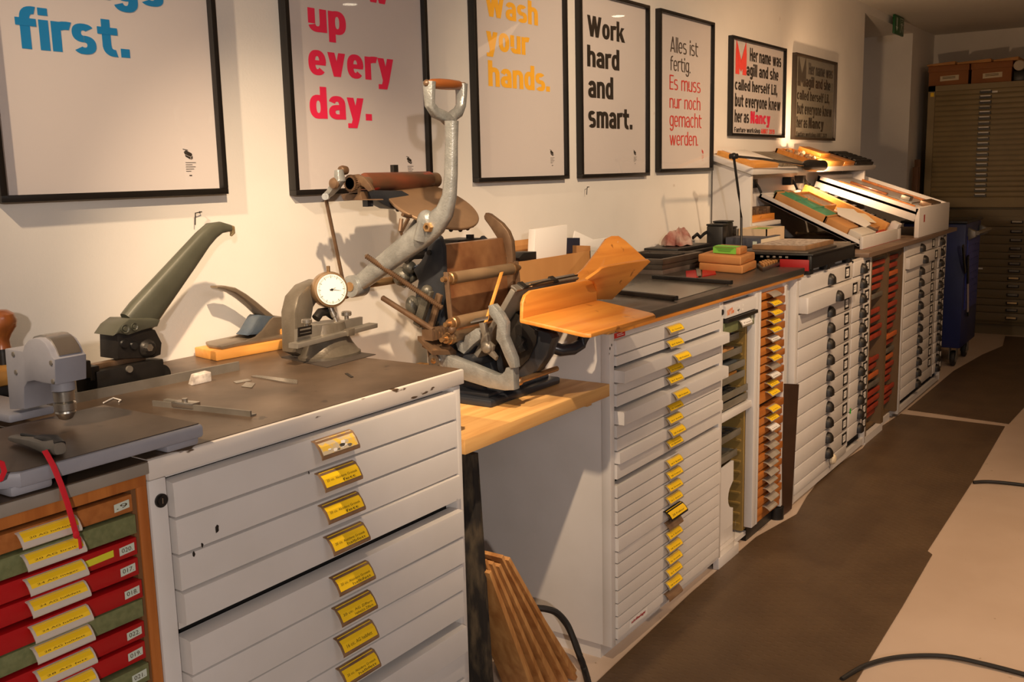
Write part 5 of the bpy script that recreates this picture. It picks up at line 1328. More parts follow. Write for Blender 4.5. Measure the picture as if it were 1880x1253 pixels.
mb = MB(); mb.prism([P(920, 1238, z=.004), P(1000, 1246, z=.004), P(985, 1225, z=.004), P(925, 1200, z=.004)], (0, 0, .02), .002)
tag(mb.build('floor_board', m_pinez), 'short wooden board lying flat on the floor under the bench', 'board')
cable([P(985, 1117, y=1.62), P(1003, 1119, y=1.60), P(1022, 1126, y=1.58), P(1040, 1146, y=1.56), P(1053, 1174, y=1.54), P(1064, 1204, y=1.52), P(1074, 1232, z=.012), P(1082, 1262, z=.010)], .011, 'black hose hanging down in front of the white cabinet side', 'rubber_hose')
# ------------------------------------------------------------------ on the long dark worktop
QZ = 1.137
def panel(pts, d, name, m, parent=None, bev=.002):
    mb = MB(); mb.prism(pts, d, bev); return mb.build(name, m, parent)

# cardboard box of envelopes behind the press
bx = thing('cardboard_box', (3.10, 2.05, QZ), 'open cardboard box of envelopes behind the wooden feed boards', 'box')
x0, x1, y0, y1, zt = 2.79, 3.44, 1.98, 2.20, P(1000, 474, y=1.98).z
mb = MB(); t = .005
mb.box(x0, x1, y0, y0 + t, QZ, zt); mb.box(x0, x1, y1 - t, y1, QZ, zt + .03); mb.box(x0, x0 + t, y0, y1, QZ, zt); mb.box(x1 - t, x1, y0, y1, QZ, zt + .02); mb.box(x0, x1, y0, y1, QZ, QZ + t)
mb.build('carton', m_card, bx)
mb = MB(); mb.hexa([(x0 + .01, y1 - .004, zt + .03), (x1 - .01, y1 - .004, zt + .03), (x1 - .01, y1, zt + .03), (x0 + .01, y1, zt + .03), (x0 + .02, y1 + .004, zt + .05), (x1 - .02, y1 + .004, zt + .05), (x1 - .02, y1 + .008, zt + .05), (x0 + .02, y1 + .008, zt + .05)]); mb.build('flap', m_card, bx)
e = px([(980, 482), (983, 421), (1042, 413), (1040, 474)], y=2.03)
tag(panel(e, (0, .03, 0), 'paper_pack', m_paper), 'tall white packet of paper standing in the cardboard box', 'paper')
e = px([(1041, 466), (1041, 437), (1065, 437), (1065, 463)], y=2.06)
o = panel(e, (0, .02, 0), 'card', mat('navy_cover', (34, 38, 56), rough=.5)); tag(o, 'dark blue card with white edge standing in the cardboard box', 'card')
e = px([(1048, 460), (1056, 424), (1090, 440), (1118, 436), (1116, 462)], y=2.11)
tag(panel(e, (0, .006, 0), 'envelope', m_paper), 'large white envelope leaning at the back of the cardboard box', 'envelope')
e = px([(953, 474), (962, 464), (985, 462), (985, 478), (955, 480)], y=2.0)
tag(panel(e, (0, .06, 0), 'folder', m_blackp), 'dark folder lying in the left of the cardboard box', 'folder')
e = px([(973, 466), (973, 440), (990, 440), (990, 462)], y=2.09)
tag(panel(e, (0, .004, 0), 'envelope', mat('cream_paper', (226, 206, 176), rough=.8)), 'cream envelope standing behind the tall white packet', 'envelope')

# small things at the left end of the white cabinet top
mb = MB(); mb.prism([(2.668, 1.474, 1.094), (2.712, 1.474, 1.094), (2.712, 1.474, 1.118), (2.700, 1.474, 1.126), (2.676, 1.474, 1.122), (2.668, 1.474, 1.112)], (0, .07, 0), .002)
tag(mb.build('wooden_block', m_block), 'small pale wooden block on the corner of the narrow-label cabinet', 'block')
mb = MB(); mb.lathe([(.012, 0), (.012, .018), (.010, .02), (.009, .03), (.001, .031)], (2.668 + .025, 1.60, 1.0945), Z3, 18)
tag(mb.build('small_bottle', m_blackp), 'small black bottle under the wooden delivery board', 'bottle')

# plate with two black rails
pl = thing('galley_plate', (3.45, 1.67, QZ), 'flat grey steel plate between two black rails on the dark worktop', 'plate')
mb = MB(); mb.prism([(3.17, 1.49, QZ), (3.69, 1.50, QZ), (3.75, 1.86, QZ), (3.25, 1.80, QZ)], (0, 0, .003)); mb.build('plate', mat('plate_steel', (112, 106, 98), (96, 90, 82), rough=.22, metal=.5, scale=5), pl)
for a, b in (((3.16, 1.475), (3.255, 1.80)), ((3.685, 1.485), (3.755, 1.86))):
    mb = MB(); a, b = Vector((*a, QZ + .012)), Vector((*b, QZ + .012)); mb.sweep([a, b], .010, .0085, seg=12, power=4); mb.build('rail', m_blackp, pl)

# chases in a stack
def frame_thing(x0, x1, y0, y1, z, h, w, label, m, name='chase', rot=0):
    mb = MB()
    def r(x, y):
        cx, cy = (x0 + x1) / 2, (y0 + y1) / 2; a = radians(rot)
        return cx + (x - cx) * cos(a) - (y - cy) * sin(a), cy + (x - cx) * sin(a) + (y - cy) * cos(a)
    o = [(x0, y0), (x1, y0), (x1, y1), (x0, y1)]; i = [(x0 + w, y0 + w), (x1 - w, y0 + w), (x1 - w, y1 - w), (x0 + w, y1 - w)]
    for k in range(4):
        q = [o[k], o[(k + 1) % 4], i[(k + 1) % 4], i[k]]
        mb.prism([(*r(*p), z) for p in q], (0, 0, h), .0015)
    return tag(mb.build(name, m), label, 'metal frame', 'printing chases')
m_chase = mat('chase_iron', (92, 84, 76), (70, 62, 56), rough=.38, metal=.5, scale=9)
m_chased = mat('chase_dark', (46, 40, 36), (34, 30, 27), rough=.42, metal=.4, scale=9)
frame_thing(3.93, 4.34, 1.90, 2.18, QZ, .022, .03, 'lowest grey iron chase of the stack beside the kraft packages', mat('chase_worn', (128, 116, 106), (96, 84, 78), rough=.4, metal=.5, scale=9))
frame_thing(3.925, 4.34, 1.90, 2.18, QZ + .023, .022, .03, 'middle grey iron chase of the stack beside the kraft packages', m_chase)
frame_thing(3.92, 4.35, 1.895, 2.19, QZ + .046, .024, .02, 'topmost grey iron chase of the stack beside the kraft packages', m_chase)
# black stack against the wall
frame_thing(4.18, 4.72, 1.97, 2.21, QZ, .035, .05, 'lower black chase lying by the wall under the rag', m_chased)
frame_thing(4.25, 4.74, 1.98, 2.21, QZ + .036, .028, .05, 'upper black chase lying by the wall under the rag', m_chased)
mb = MB(); mb.box(4.34, 4.74, 2.02, 2.20, QZ + .065, QZ + .080, .003)
tag(mb.build('black_tray', m_blackp), 'thin black tray on the upper black chase by the wall', 'tray')
# rag
mb = MB(); c = P(1252, 436, y=2.10)
n, mr = 26, 14; g = []
for j in range(mr + 1):
    row = []
    for i in range(n):
        t = 2 * pi * i / n; u = j / mr
        r = .085 * sin(u * pi * .5) * (1 + .22 * sin(3 * t + 1) + .12 * sin(7 * t)); h = .066 * (cos(u * pi * .5) ** .8) * (1 + .3 * sin(2 * t + 4 * u)) + .008 * sin(9 * t + 6 * u)
        row.append(mb.b.verts.new((c.x + r * cos(t) * 1.25, 2.115 + r * sin(t) * .7, QZ + .081 + max(h, .001))))
    g.append(row)
mb._loft(g[1:], cap=True)
tag(mb.build('rag', mat('rag_cloth', (176, 150, 138), (140, 84, 74), rough=.9, scale=14)), 'crumpled pinkish rag on the black chases by the wall', 'cloth')
mb = MB(); mb.sweep(px([(1272, 437), (1280, 430), (1286, 436), (1292, 430), (1297, 427)], y=2.1), .010, .006, up=(0, 1, 0), seg=8)
tag(mb.build('black_glove', m_blackp), 'black glove tip beside the pinkish rag', 'glove')
# red sheets
tag(panel([(3.80, 1.73, QZ), (3.90, 1.72, QZ), (4.18, 1.84, QZ), (4.10, 1.87, QZ)], (0, 0, .004), 'red_folder', m_red), 'left red folder on the dark worktop before the grey chases', 'folder', 'red folders on the worktop')
mb = MB(); mb.prism([(3.93, 1.715, QZ), (4.04, 1.70, QZ), (4.26, 1.80, QZ), (4.19, 1.83, QZ)], (0, 0, .004)); tag(mb.build('red_folder', m_red), 'right red folder on the dark worktop, nearer the kraft packages', 'folder', 'red folders on the worktop')
mb = MB(); mb.prism([(3.90, 1.725, QZ + .0045), (3.93, 1.72, QZ + .0045), (4.24, 1.86, QZ + .0045), (4.21, 1.87, QZ + .0045)], (0, 0, .002)); tag(mb.build('grey_strip', m_zinc), 'grey strip lying between the two red folders', 'strip')
# kraft packages
def package(c, L, w, h, ang, label, m=m_kraft, name='paper_package'):
    a = radians(ang); u, v = Vector((cos(a), sin(a), 0)), Vector((-sin(a), cos(a), 0))
    t = thing(name, c, label, 'package', 'wrapped paper packages'); c = Vector(c)
    mb = MB(); mb.obox(c + Z3 * h / 2, u * L / 2, v * w / 2, Z3 * h / 2, .006, seg=3); mb.build('wrapped_block', m, t)
    mb = MB()
    e = c + u * (L / 2 + .0008)
    mb.quad([e + v * w * .48 + Z3 * .004, e - v * w * .48 + Z3 * .004, e + Z3 * h * .48]); mb.quad([e + v * w * .48 + Z3 * (h - .004), e + Z3 * h * .52, e - v * w * .48 + Z3 * (h - .004)])
    mb.build('folded_flap', mat('kraft_fold', (180, 110, 52), rough=.7), t)
    return t
# long side seen from the left, folded end towards the right
def package_px(fl, fr, back, z, h, label, m, name='paper_package'):
    """long lower edge fl-fr in the photograph and the far lower corner of the end"""
    a, b, c = P(*fl, z=z), P(*fr, z=z), P(*back, z=z)
    t = thing(name, tuple((a + c) / 2), label, 'package', 'wrapped paper packages')
    v = c - b
    mb = MB(); mb.hexa([a, b, b + v, a + v] + [p + Z3 * h for p in (a, b, b + v, a + v)], .007, seg=3); mb.build('wrapped_block', m, t)
    n = (b - a).normalized() * .0009
    mb = MB(); mb.quad([b + n + v * .05 + Z3 * .004, b + n + v * .95 + Z3 * .004, b + n + v * .5 + Z3 * h * .5]); mb.build('folded_flap', mat('kraft_fold', (180, 110, 52), rough=.7), t, smooth=0)
    return t, a, b, v
def package3(a, b, v, h, label, m, name='paper_package'):
    t = thing(name, tuple((a + b + v) / 2), label, 'package', 'wrapped paper packages')
    mb = MB(); mb.hexa([a, b, b + v, a + v] + [p + Z3 * h for p in (a, b, b + v, a + v)], .007, seg=3); mb.build('wrapped_block', m, t)
    n = (b - a).normalized() * .0009
    mb = MB(); mb.quad([b + n + v * .05 + Z3 * .004, b + n + v * .95 + Z3 * .004, b + n + v * .5 + Z3 * h * .55]); mb.build('folded_flap', mat('kraft_fold', (180, 110, 52), rough=.7), t, smooth=0)
    return t
a0, b0, c0_ = P(1283, 497, z=QZ), P(1363, 504, z=QZ), P(1389, 493, z=QZ)
v0 = c0_ - b0
package3(a0, b0, v0, .037, 'lower brown kraft paper package on the dark worktop', m_kraft)
s_ = Z3 * .0375 - (b0 - a0) * .02
package3(a0 + s_, b0 + s_ - (b0 - a0) * .02, v0, .037, 'upper brown kraft paper package stacked on the other', m_kraft)
a = a0 + (b0 - a0) * .24 + v0 * .25 + Z3 * .075; b = a0 + (b0 - a0) * .86 + v0 * .25 + Z3 * .075; v = v0 * .5
t = package3(a, b, v, .032, 'green-labelled roll of kraft paper on top of the brown packages', m_kraft, 'paper_roll')
L = b - a; n = Vector((L.y, -L.x, 0)).normalized()
if n.dot(v) > 0: n = -n
mb = MB(); mb.quad([a + n * .0012 + L * .0 + Z3 * .003, a + n * .0012 + L * .86 + Z3 * .003, a + n * .0012 + L * .86 + Z3 * .030, a + n * .0012 + L * .0 + Z3 * .030])
mb.quad([a + L * .0 + Z3 * .0324, a + L * .86 + Z3 * .0324, a + L * .86 + v * .7 + Z3 * .0324, a + v * .7 + Z3 * .0324])
for k in range(4):
    w = (.7, .6, .5, .45)[k]; z_ = .026 - k * .005
    mb.quad([a + n * .0018 + L * (.43 - w * .5) + Z3 * z_, a + n * .0018 + L * (.43 + w * .5) + Z3 * z_, a + n * .0018 + L * (.43 + w * .5) + Z3 * (z_ + .0018), a + n * .0018 + L * (.43 - w * .5) + Z3 * (z_ + .0018)], 1)
mb.build('green_label', [mat('label_green', (122, 196, 70), rough=.6), mat('label_dark_green', (50, 90, 30), rough=.6)], t, smooth=0)
# small block of wood type
a, b, c = P(1391, 496, z=QZ), P(1399, 499, z=QZ), P(1436, 484, z=QZ)
tb_ = thing('type_block', tuple((a + c) / 2), 'small galley of type beside the kraft packages', 'type')
d0 = P(1400, 499, z=QZ); u = P(1438, 485, z=QZ) - d0; w = P(1388, 490, z=QZ) - d0
mb = MB(); mb.hexa([d0, d0 + u, d0 + u + w, d0 + w] + [p + Z3 * .014 for p in (d0, d0 + u, d0 + u + w, d0 + w)], .001); mb.build('galley', m_chase, tb_)
mb = MB()
for k in range(7):
    for j in range(2):
        o_ = d0 + u * (.08 + k * .12) + w * (.15 + j * .4) + Z3 * .014
        mb.hexa([o_, o_ + u * .09, o_ + u * .09 + w * .3, o_ + w * .3] + [p + Z3 * .01 for p in (o_, o_ + u * .09, o_ + u * .09 + w * .3, o_ + w * .3)])
mb.build('wood_type', [m_card], tb_)

# ------------------------------------------------------------------ crate and things on it
cr = thing('black_crate', (4.88, 1.6, 1.0955), 'low black plastic crate with red end, overhanging the white cup-pull cabinet', 'crate')
mb = MB(); X0, X1, Y0, Y1, Zb, Zt = 4.53, 5.235, 1.44, 1.78, 1.122, 1.188
mb.box(X0, X1, Y0, Y0 + .02, Zb, Zt, .003); mb.box(X0 + .004, X1, Y1 - .02, Y1, Zb, Zt, .003); mb.box(X1 - .02, X1, Y0, Y1, Zb, Zt, .003); mb.box(X0 + .004, X1 - .01, Y0 + .01, Y1 - .01, Zb + .002, Zb + .01)
mb.box(X0 - .006, X1 + .006, Y0 - .008, Y1, Zt - .004, Zt + .004, .002)
for x in (X0 + .01, 4.80, X1 - .06): mb.box(x, x + .05, Y0 + .01, Y0 + .05, 1.0955, Zb + .004, .002); mb.box(x, x + .05, Y1 - .05, Y1 - .01, 1.0955, Zb + .004, .002)
mb.build('tub', m_blackp, cr)
mb = MB(); mb.box(X0 - .002, X0 + .004, Y0 + .012, Y0 + .15, Zb - .008, Zt - .022, .001); mb.build('red_end', mat('crate_red', (150, 18, 20), rough=.5), cr)
mb = MB()
for k in range(5): mb.box(X0 - .004, X0, 1.55 + k * .03, 1.563 + k * .03, Zt - .016, Zt - .008)
mb.build('end_slots', m_zinc, cr)
mb = MB(); mb.hexa([(4.36, 1.50, 1.193), (4.60, 1.455, 1.193), (5.02, 1.72, 1.193), (4.70, 1.78, 1.193)] + [(4.36, 1.50, 1.201), (4.60, 1.455, 1.201), (5.02, 1.72, 1.201), (4.70, 1.78, 1.201)], .001)
mb = MB(); mb.box(4.54, 4.98, 1.46, 1.80, 1.1925, 1.2005, .001)
tag(mb.build('grey_board', m_chase), 'thin grey board lying over the black crate', 'board')
gb = thing('galley', (4.85, 1.6, 1.2008), 'flat galley with newspaper on it, resting on the black crate', 'galley')
mb = MB(); mb.box(4.62, 5.06, 1.50, 1.76, 1.2008, 1.222, .001); mb.build('tray', mat('galley_wood', (150, 112, 76), (120, 90, 62), rough=.6, scale=9), gb)
mb = MB(); mb.box(4.63, 5.05, 1.51, 1.75, 1.2222, 1.2236); mb.build('newspaper', mat('newspaper', (196, 184, 172), (120, 106, 96), rough=.8, scale=46), gb)
# blue-grey book
b = Vector((4.84, 1.80, 1.191)); a = Vector((4.86, 1.995, 1.191)); dd = Vector((.29, .0, 0))
book = thing('book', (4.98, 1.9, 1.191), 'thick blue-grey hardback book lying on a black tray before the carton', 'book')
mb = MB(); mb.hexa([b, b + dd, a + dd, a] + [p + Z3 * .004 for p in (b, b + dd, a + dd, a)], .001); mb.hexa([b + Z3 * .041, b + dd + Z3 * .041, a + dd + Z3 * .041, a + Z3 * .041] + [p + Z3 * .046 for p in (b, b + dd, a + dd, a)], .001)
mb.hexa([b, b + dd * .02, a + dd * .02, a] + [p + Z3 * .045 for p in (b, b + dd * .02, a + dd * .02, a)], .002); mb.build('cover', mat('book_cloth', (72, 74, 84), (62, 64, 74), rough=.6, scale=30), book)
i = dd * .03; mb = MB(); mb.hexa([b + i * .8 + Z3 * .004, b + dd * .96 + Z3 * .004, a + dd * .96 + Z3 * .004, a + i + Z3 * .004] + [p + Z3 * .041 for p in (b + i * .8, b + dd * .96, a + dd * .96, a + i)]); mb.build('page_block', mat('page_cream', (216, 202, 178), rough=.8), book)
q = b + (a - b) * .22 - X3 * .0006; mb = MB(); mb.quad([q + Z3 * .012, q + (b - a) * .12 + Z3 * .012, q + (b - a) * .12 + Z3 * .030, q + Z3 * .030]); mb.build('spine_label', m_number, book, smooth=0)
mb = MB(); mb.box(4.88, 5.12, 1.81, 1.98, 1.0955, 1.1905, .002)
tag(mb.build('black_tray', m_blackp), 'black tray under the blue-grey book', 'tray')
# carton with green papers
ct = thing('carton', (5.2, 1.9, 1.0955), 'cream carton with green slips behind the blue-grey book', 'box')
mb = MB(); X0, X1, Y0, Y1, Z0_, Z1_ = 5.365, 5.60, 1.83, 1.99, 1.0955, P(1408, 421, y=1.83).z
X0 = P(1408, 421, y=1.83).x; X1 = P(1441, 415, y=1.83).x
m_cream = mat('cream_carton', (206, 180, 148), (196, 170, 138), rough=.75, scale=6)
for q in ((X0, X1, Y0, Y0 + .006), (X0, X1, Y1 - .006, Y1), (X0, X0 + .006, Y0, Y1), (X1 - .006, X1, Y0, Y1)): mb.box(*q, Z0_, Z1_)
mb.box(X0, X1, Y0, Y1, Z0_, Z0_ + .006); mb.build('carton_body', m_cream, ct)
mb = MB(); mb.box(X0 + .02, X1 - .02, Y0 + .02, Y1 - .02, Z1_ - .02, Z1_ - .008); mb.build('green_slips', mat('green_paper', (120, 160, 70), rough=.8), ct)
# black canisters
for i, (xc, w, zt_, lab) in enumerate(((4.895, .075, P(1326, 411, y=2.03).z, 'left black canister by the case rack'), (4.985, .085, P(1340, 405, y=2.03).z, 'tallest black canister by the case rack'), (5.075, .06, P(1354, 415, y=2.03).z, 'small black canister beside the lamp arm'))):
    mb = MB(); mb.box(xc - w / 2, xc + w / 2, 2.01 + .01 * i, 2.10, 1.0955, zt_ - .01, .006); mb.box(xc - w / 2 - .002, xc + w / 2 + .002, 2.008 + .01 * i, 2.102, zt_ - .01, zt_, .004)
    tag(mb.build('black_canister', m_blackp), lab, 'canister', 'black canisters by the rack')
# bits on the back of the worktop under the rack
a, b = P(1462, 428, y=1.95), P(1560, 434, y=1.80); mb = MB(); mb.cyl(a, b, .008); o = mb.build('light_rod', m_brass); tag(o, 'thin pale rod lying under the slanted case tray', 'rod')
mb = MB(); mb.box(5.72, 5.98, 1.80, 2.1, 1.1205, a.z - .06, .004); tag(mb.build('dark_box', m_iron), 'dark metal box under the slanted case tray', 'box')
mb = MB(); mb.box(5.30, 5.44, 1.52, 1.62, 1.0955, 1.185, .003); tag(mb.build('small_tin', m_zinc), 'small grey tin near the front lip of the slanted tray', 'tin')

# ------------------------------------------------------------------ slanted case rack
RT = 1.612
rk = thing('case_rack', (6.4, 2.1, 1.12), 'white wooden rack for slanted type cases on the brown worktop', 'rack')
oT = Vector((5.19, 1.975, 1.578)); sT = Vector((0, .25, .088)); LT = sT.length; sT.normalize(); nT = X3.cross(sT); fT = (oT, sT, nT)
def lp(u, v, w, o, s, n): return o + X3 * u + s * v + n * w
def lbox(mb, u0, u1, v0, v1, w0, w1, fr, bev=.001, mi=0):
    o, s, n = fr
    mb.hexa([lp(u0, v0, w0, o, s, n), lp(u1, v0, w0, o, s, n), lp(u1, v1, w0, o, s, n), lp(u0, v1, w0, o, s, n), lp(u0, v0, w1, o, s, n), lp(u1, v0, w1, o, s, n), lp(u1, v1, w1, o, s, n), lp(u0, v1, w1, o, s, n)], bev, mi)
for xa_, zb_ in ((5.215, 1.0955), (7.44, 1.1205)):
    mb = MB(); mb.prism([(xa_, 2.0, zb_), (xa_, 2.222, zb_), (xa_, 2.222, 1.63), (xa_, 2.0, 1.552)], (.03, 0, 0), .002); mb.build('side_panel', m_white, rk)
mb = MB(); lbox(mb, 0, 2.47, 0, LT - .003, -.03, 0, fT, .003); mb.build('top_shelf', m_white, rk)
mb = MB(); mb.box(5.245, 7.44, 2.16, 2.175, 1.36, 1.60, .002); mb.box(5.245, 7.44, 2.155, 2.16, 1.44, 1.445); mb.build('back_board', m_white, rk)
mb = MB(); mb.box(5.245, 5.70, 2.0, 2.158, 1.262, 1.285, .002); mb.build('inner_shelf', m_white, rk)
for a_, b_ in ((1376, 339), (1444, 334), (1466, 331)):
    mb = MB(); p = P(a_, b_, y=2.14); mb.box(p.x - .03, p.x + .03, 2.10, 2.158, p.z - .02, p.z + .03, .004); mb.sweep([p + Vector((0, -.03, .02)), p + Vector((.02, -.05, -.02)), p + Vector((.03, -.06, -.05))], .008, seg=8)
    mb.build('bracket', m_blackp, rk)
mb = MB(); mb.box(5.27, 5.68, 2.03, 2.15, 1.286, 1.325, .003); o = mb.build('shallow_box', m_beech); tag(o, 'shallow orange wooden box on the inner shelf of the case rack', 'box')
mb = MB(); 
for k in range(6): mb.box(5.30 + k * .06, 5.345 + k * .06, 2.045, 2.13, 1.3255, 1.345 + .01 * (k % 3), .003)
tag(mb.build('loose_type', m_bronze), 'loose type lying in the shallow orange box on the inner shelf', 'type', None, 'stuff')

# tray one
def tray_frame(x0, x1, yf, zf, yb, zb, h, fh, label, name='type_case'):
    """sloping shallow tray, front low; returns local frame"""
    s = Vector((0, yb - yf, zb - zf)); L = s.length; s.normalize(); n = X3.cross(s)
    if n.z < 0: n = -n
    o = Vector((x0, yf, zf))
    return o, s, n, L
o1, s1, n1, L1 = tray_frame(5.715, 6.665, 1.555, 1.135, 2.145, 1.41, .03, .07, '')
t1 = thing('type_case', (6.19, 1.555, 1.1205), 'slanted white type tray with green lined box and papers on the rack', 'tray')
Wd = 6.575 - 5.715
f1 = (o1, s1, n1)
mb = MB(); lbox(mb, 0, Wd, 0, L1, 0, .016, f1); lbox(mb, 0, .014, 0, L1, 0, .034, f1); lbox(mb, Wd - .014, Wd, 0, L1, 0, .034, f1); lbox(mb, 0, Wd, L1 - .014, L1, 0, .03, f1); mb.build('sloping_board', m_white, t1)
mb = MB(); mb.box(5.712, 6.50, 1.530, 1.548, 1.1205, 1.192, .003); mb.box(6.502, 6.578, 1.530, 1.548, 1.1205, 1.19, .003); mb.build('front_lip', m_white, t1)
mb = MB(); mb.box(5.715, 6.57, 1.5305, 1.546, 1.1203, 1.124); mb.build('red_felt', m_red, t1)
# contents of tray one
def onslope(label, cat, u0, u1, v0, v1, h, m, name, fr=f1, w0=.0165, group=None, hollow=None, inner=None):
    mb = MB()
    if hollow:
        lbox(mb, u0, u1, v0, v1, w0, w0 + h * .4, fr)
        for q in ((u0, u1, v0, v0 + .012), (u0, u1, v1 - .012, v1), (u0, u0 + .012, v0, v1), (u1 - .012, u1, v0, v1)): lbox(mb, *q, w0, w0 + h, fr)
    else: lbox(mb, u0, u1, v0, v1, w0, w0 + h, fr, .002)
    o = mb.build(name, m); tag(o, label, cat, group); return o
# green partitioned box, lower left of the tray
gt = thing('partitioned_box', tuple(lp(.10, .30, .0165, *f1)), 'wooden box lined in green with partitions on the slanted tray', 'box')
mb = MB(); U0, U1, V0, V1, h = .03, .30, .24, .58, .055
for q in ((U0, U1, V0, V0 + .012), (U0, U1, V1 - .012, V1), (U0, U0 + .012, V0, V1), (U1 - .012, U1, V0, V1)): lbox(mb, *q, .0165, .0165 + h, f1)
mb.build('box_sides', m_card, gt)
mb = MB(); lbox(mb, U0 + .012, U1 - .012, V0 + .012, V1 - .012, .0165, .0165 + h * .9, f1)
for k in (.33, .66): lbox(mb, U0 + .012, U1 - .012, V0 + (V1 - V0) * k - .004, V0 + (V1 - V0) * k + .004, .0165, .0165 + h * 1.06, f1)
lbox(mb, U0 + .13, U0 + .138, V0 + .12, V1 - .012, .0165, .0165 + h * 1.06, f1); mb.build('green_lining', mat('verdigris', (92, 158, 118), (74, 138, 104), rough=.6, scale=12), gt)
onslope('brown cardboard box at the lower left of the slanted tray', 'box', .03, .22, .10, .235, .05, m_card, 'cardboard_box')
onslope('pale grey folded box at the front lip of the slanted tray', 'box', .04, .34, .02, .095, .045, mat('pale_grey_card', (196, 190, 180), rough=.7), 'paper_box')
onslope('small wooden box of sorts beside the green lined box', 'box', .34, .58, .36, .56, .05, m_beech, 'sorts_box', hollow=True)
mb = MB(); lbox(mb, .36, .56, .38, .54, .036, .058, f1)
tag(mb.build('metal_sorts', mat('sorts', (200, 180, 160), (150, 130, 110), rough=.5, scale=60)), 'metal sorts filling the small wooden box', 'type', None, 'stuff')
onslope('long pale wooden ledge along the right of the slanted tray', 'strip', Wd - .17, Wd - .115, .05, L1 - .02, .06, m_block, 'wooden_ledge')
onslope('flat brown block low on the right of the slanted tray', 'block', .52, .66, .08, .20, .03, m_card, 'wood_block')
onslope('grey metal piece beside the red card on the slanted tray', 'block', .42, .52, .05, .13, .03, m_chase, 'metal_block')
onslope('red card lying at the front of the slanted tray', 'card', .44, .70, .015, .06, .018, m_red, 'red_card')
onslope('white sheet tucked at the top left of the slanted tray', 'paper', .34, .66, .60, .655, .004, m_paper, 'paper_sheet')
onslope('dark green tin above the green lined box', 'box', .20, .34, .585, .64, .03, mat('tin_green', (82, 110, 92), rough=.5), 'small_tin')
mb = MB(); pts = [lp(u, v, w, *f1) for u, v, w in ((.22, .24, .075), (.36, .30, .085), (.60, .26, .08), (.50, .10, .06), (.30, .08, .062))]
mb.prism([pts[0], pts[1], pts[2], pts[3], pts[4]], n1 * .002); tag(mb.build('paper_sheet', m_paper), 'white sheet of paper lying askew over the boxes on the slanted tray', 'paper')
mb = MB(); pts = [lp(u, v, w, *f1) for u, v, w in ((.52, .26, .07), (.70, .20, .07), (.66, .11, .055), (.54, .14, .055))]
mb.prism(pts, n1 * .002); tag(mb.build('paper_card', mat('ivory_card', (236, 224, 200), rough=.8)), 'ivory card under the askew white sheet', 'card')
onslope('small white block with a dark mark at the right front of the tray', 'block', Wd - .11, Wd - .03, .0, .05, .075, m_whited, 'white_block')

# dark case in the gap
mb = MB(); fr3 = (Vector((6.578, 1.60, 1.135)), s1, n1); lbox(mb, .0, .10, .03, L1 - .05, .02, .05, fr3); 
for k in range(18): lbox(mb, .012, .088, .05 + k * .034, .072 + k * .034, .05, .068 + .008 * (k % 2), fr3)
tag(mb.build('dark_type_case', m_iron), 'dark case of type in the gap under the right slanted tray', 'tray')

# tray two, deep front
o2v = Vector((6.68, 1.455, 1.296)); e2 = Vector((6.68, 2.10, 1.515))
s2 = (e2 - o2v); L2 = s2.length; s2.normalize(); n2 = X3.cross(s2); n2 = n2 if n2.z > 0 else -n2
f2 = (o2v, s2, n2); W2 = 7.60 - 6.68
t2 = thing('type_case', (7.14, 1.46, 1.1205), 'slanted white type tray with deep front panel and red tag on the rack', 'tray')
mb = MB(); lbox(mb, 0, W2, .0, L2, -.03, -.012, f2); lbox(mb, 0, .02, 0, L2, -.075, .012, f2); lbox(mb, W2 - .02, W2, 0, L2, -.075, .012, f2); lbox(mb, 0, W2, L2 - .02, L2, -.03, .014, f2); mb.build('sloping_board', m_whited, t2)
mb = MB(); mb.box(6.68, 7.60, 1.445, 1.475, 1.1205, 1.312, .006); mb.build('front_panel', m_whited, t2)
mb = MB(); mb.quad([(6.80, 1.4445, 1.215), (6.835, 1.4445, 1.215), (6.835, 1.4445, 1.262), (6.80, 1.4445, 1.262)]); mb.build('red_tag', m_red, t2, smooth=0)
mb = MB(); lbox(mb, .16, .175, .06, L2 - .1, -.011, .004, f2); mb.build('inner_ledge', m_oak, t2)
mb = MB(); lbox(mb, W2 - .2, W2 - .185, .06, L2 - .1, -.011, .004, f2); mb.build('inner_ledge', m_oak, t2)
onslope('brown wooden stick on the right slanted tray', 'stick', .36, .40, .30, .56, .014, m_handle, 'wooden_stick', f2, -.0115)
onslope('clear plastic ruler on the right slanted tray', 'ruler', .20, .30, .10, .58, .006, mat('clear_ruler', (232, 214, 186), rough=.2), 'ruler', f2, -.0115)
onslope('small grey bracket on the right slanted tray', 'metal part', .42, .52, .16, .22, .03, m_zinc, 'metal_bracket', f2, -.0115)
onslope('thin steel rod loop on the right slanted tray', 'wire', .32, .60, .115, .125, .006, m_steel, 'steel_rod', f2, -.0115)
onslope('dark old type block at the lower end of the right tray', 'block', .40, .70, .012, .085, .035, m_bronze, 'type_block', f2, -.0115)
mb = MB(); mb.box(7.62, 7.76, 1.50, 1.60, 1.1205, 1.19, .003); tag(mb.build('white_box', m_whited), 'small white box at the right end of the brown worktop', 'box')

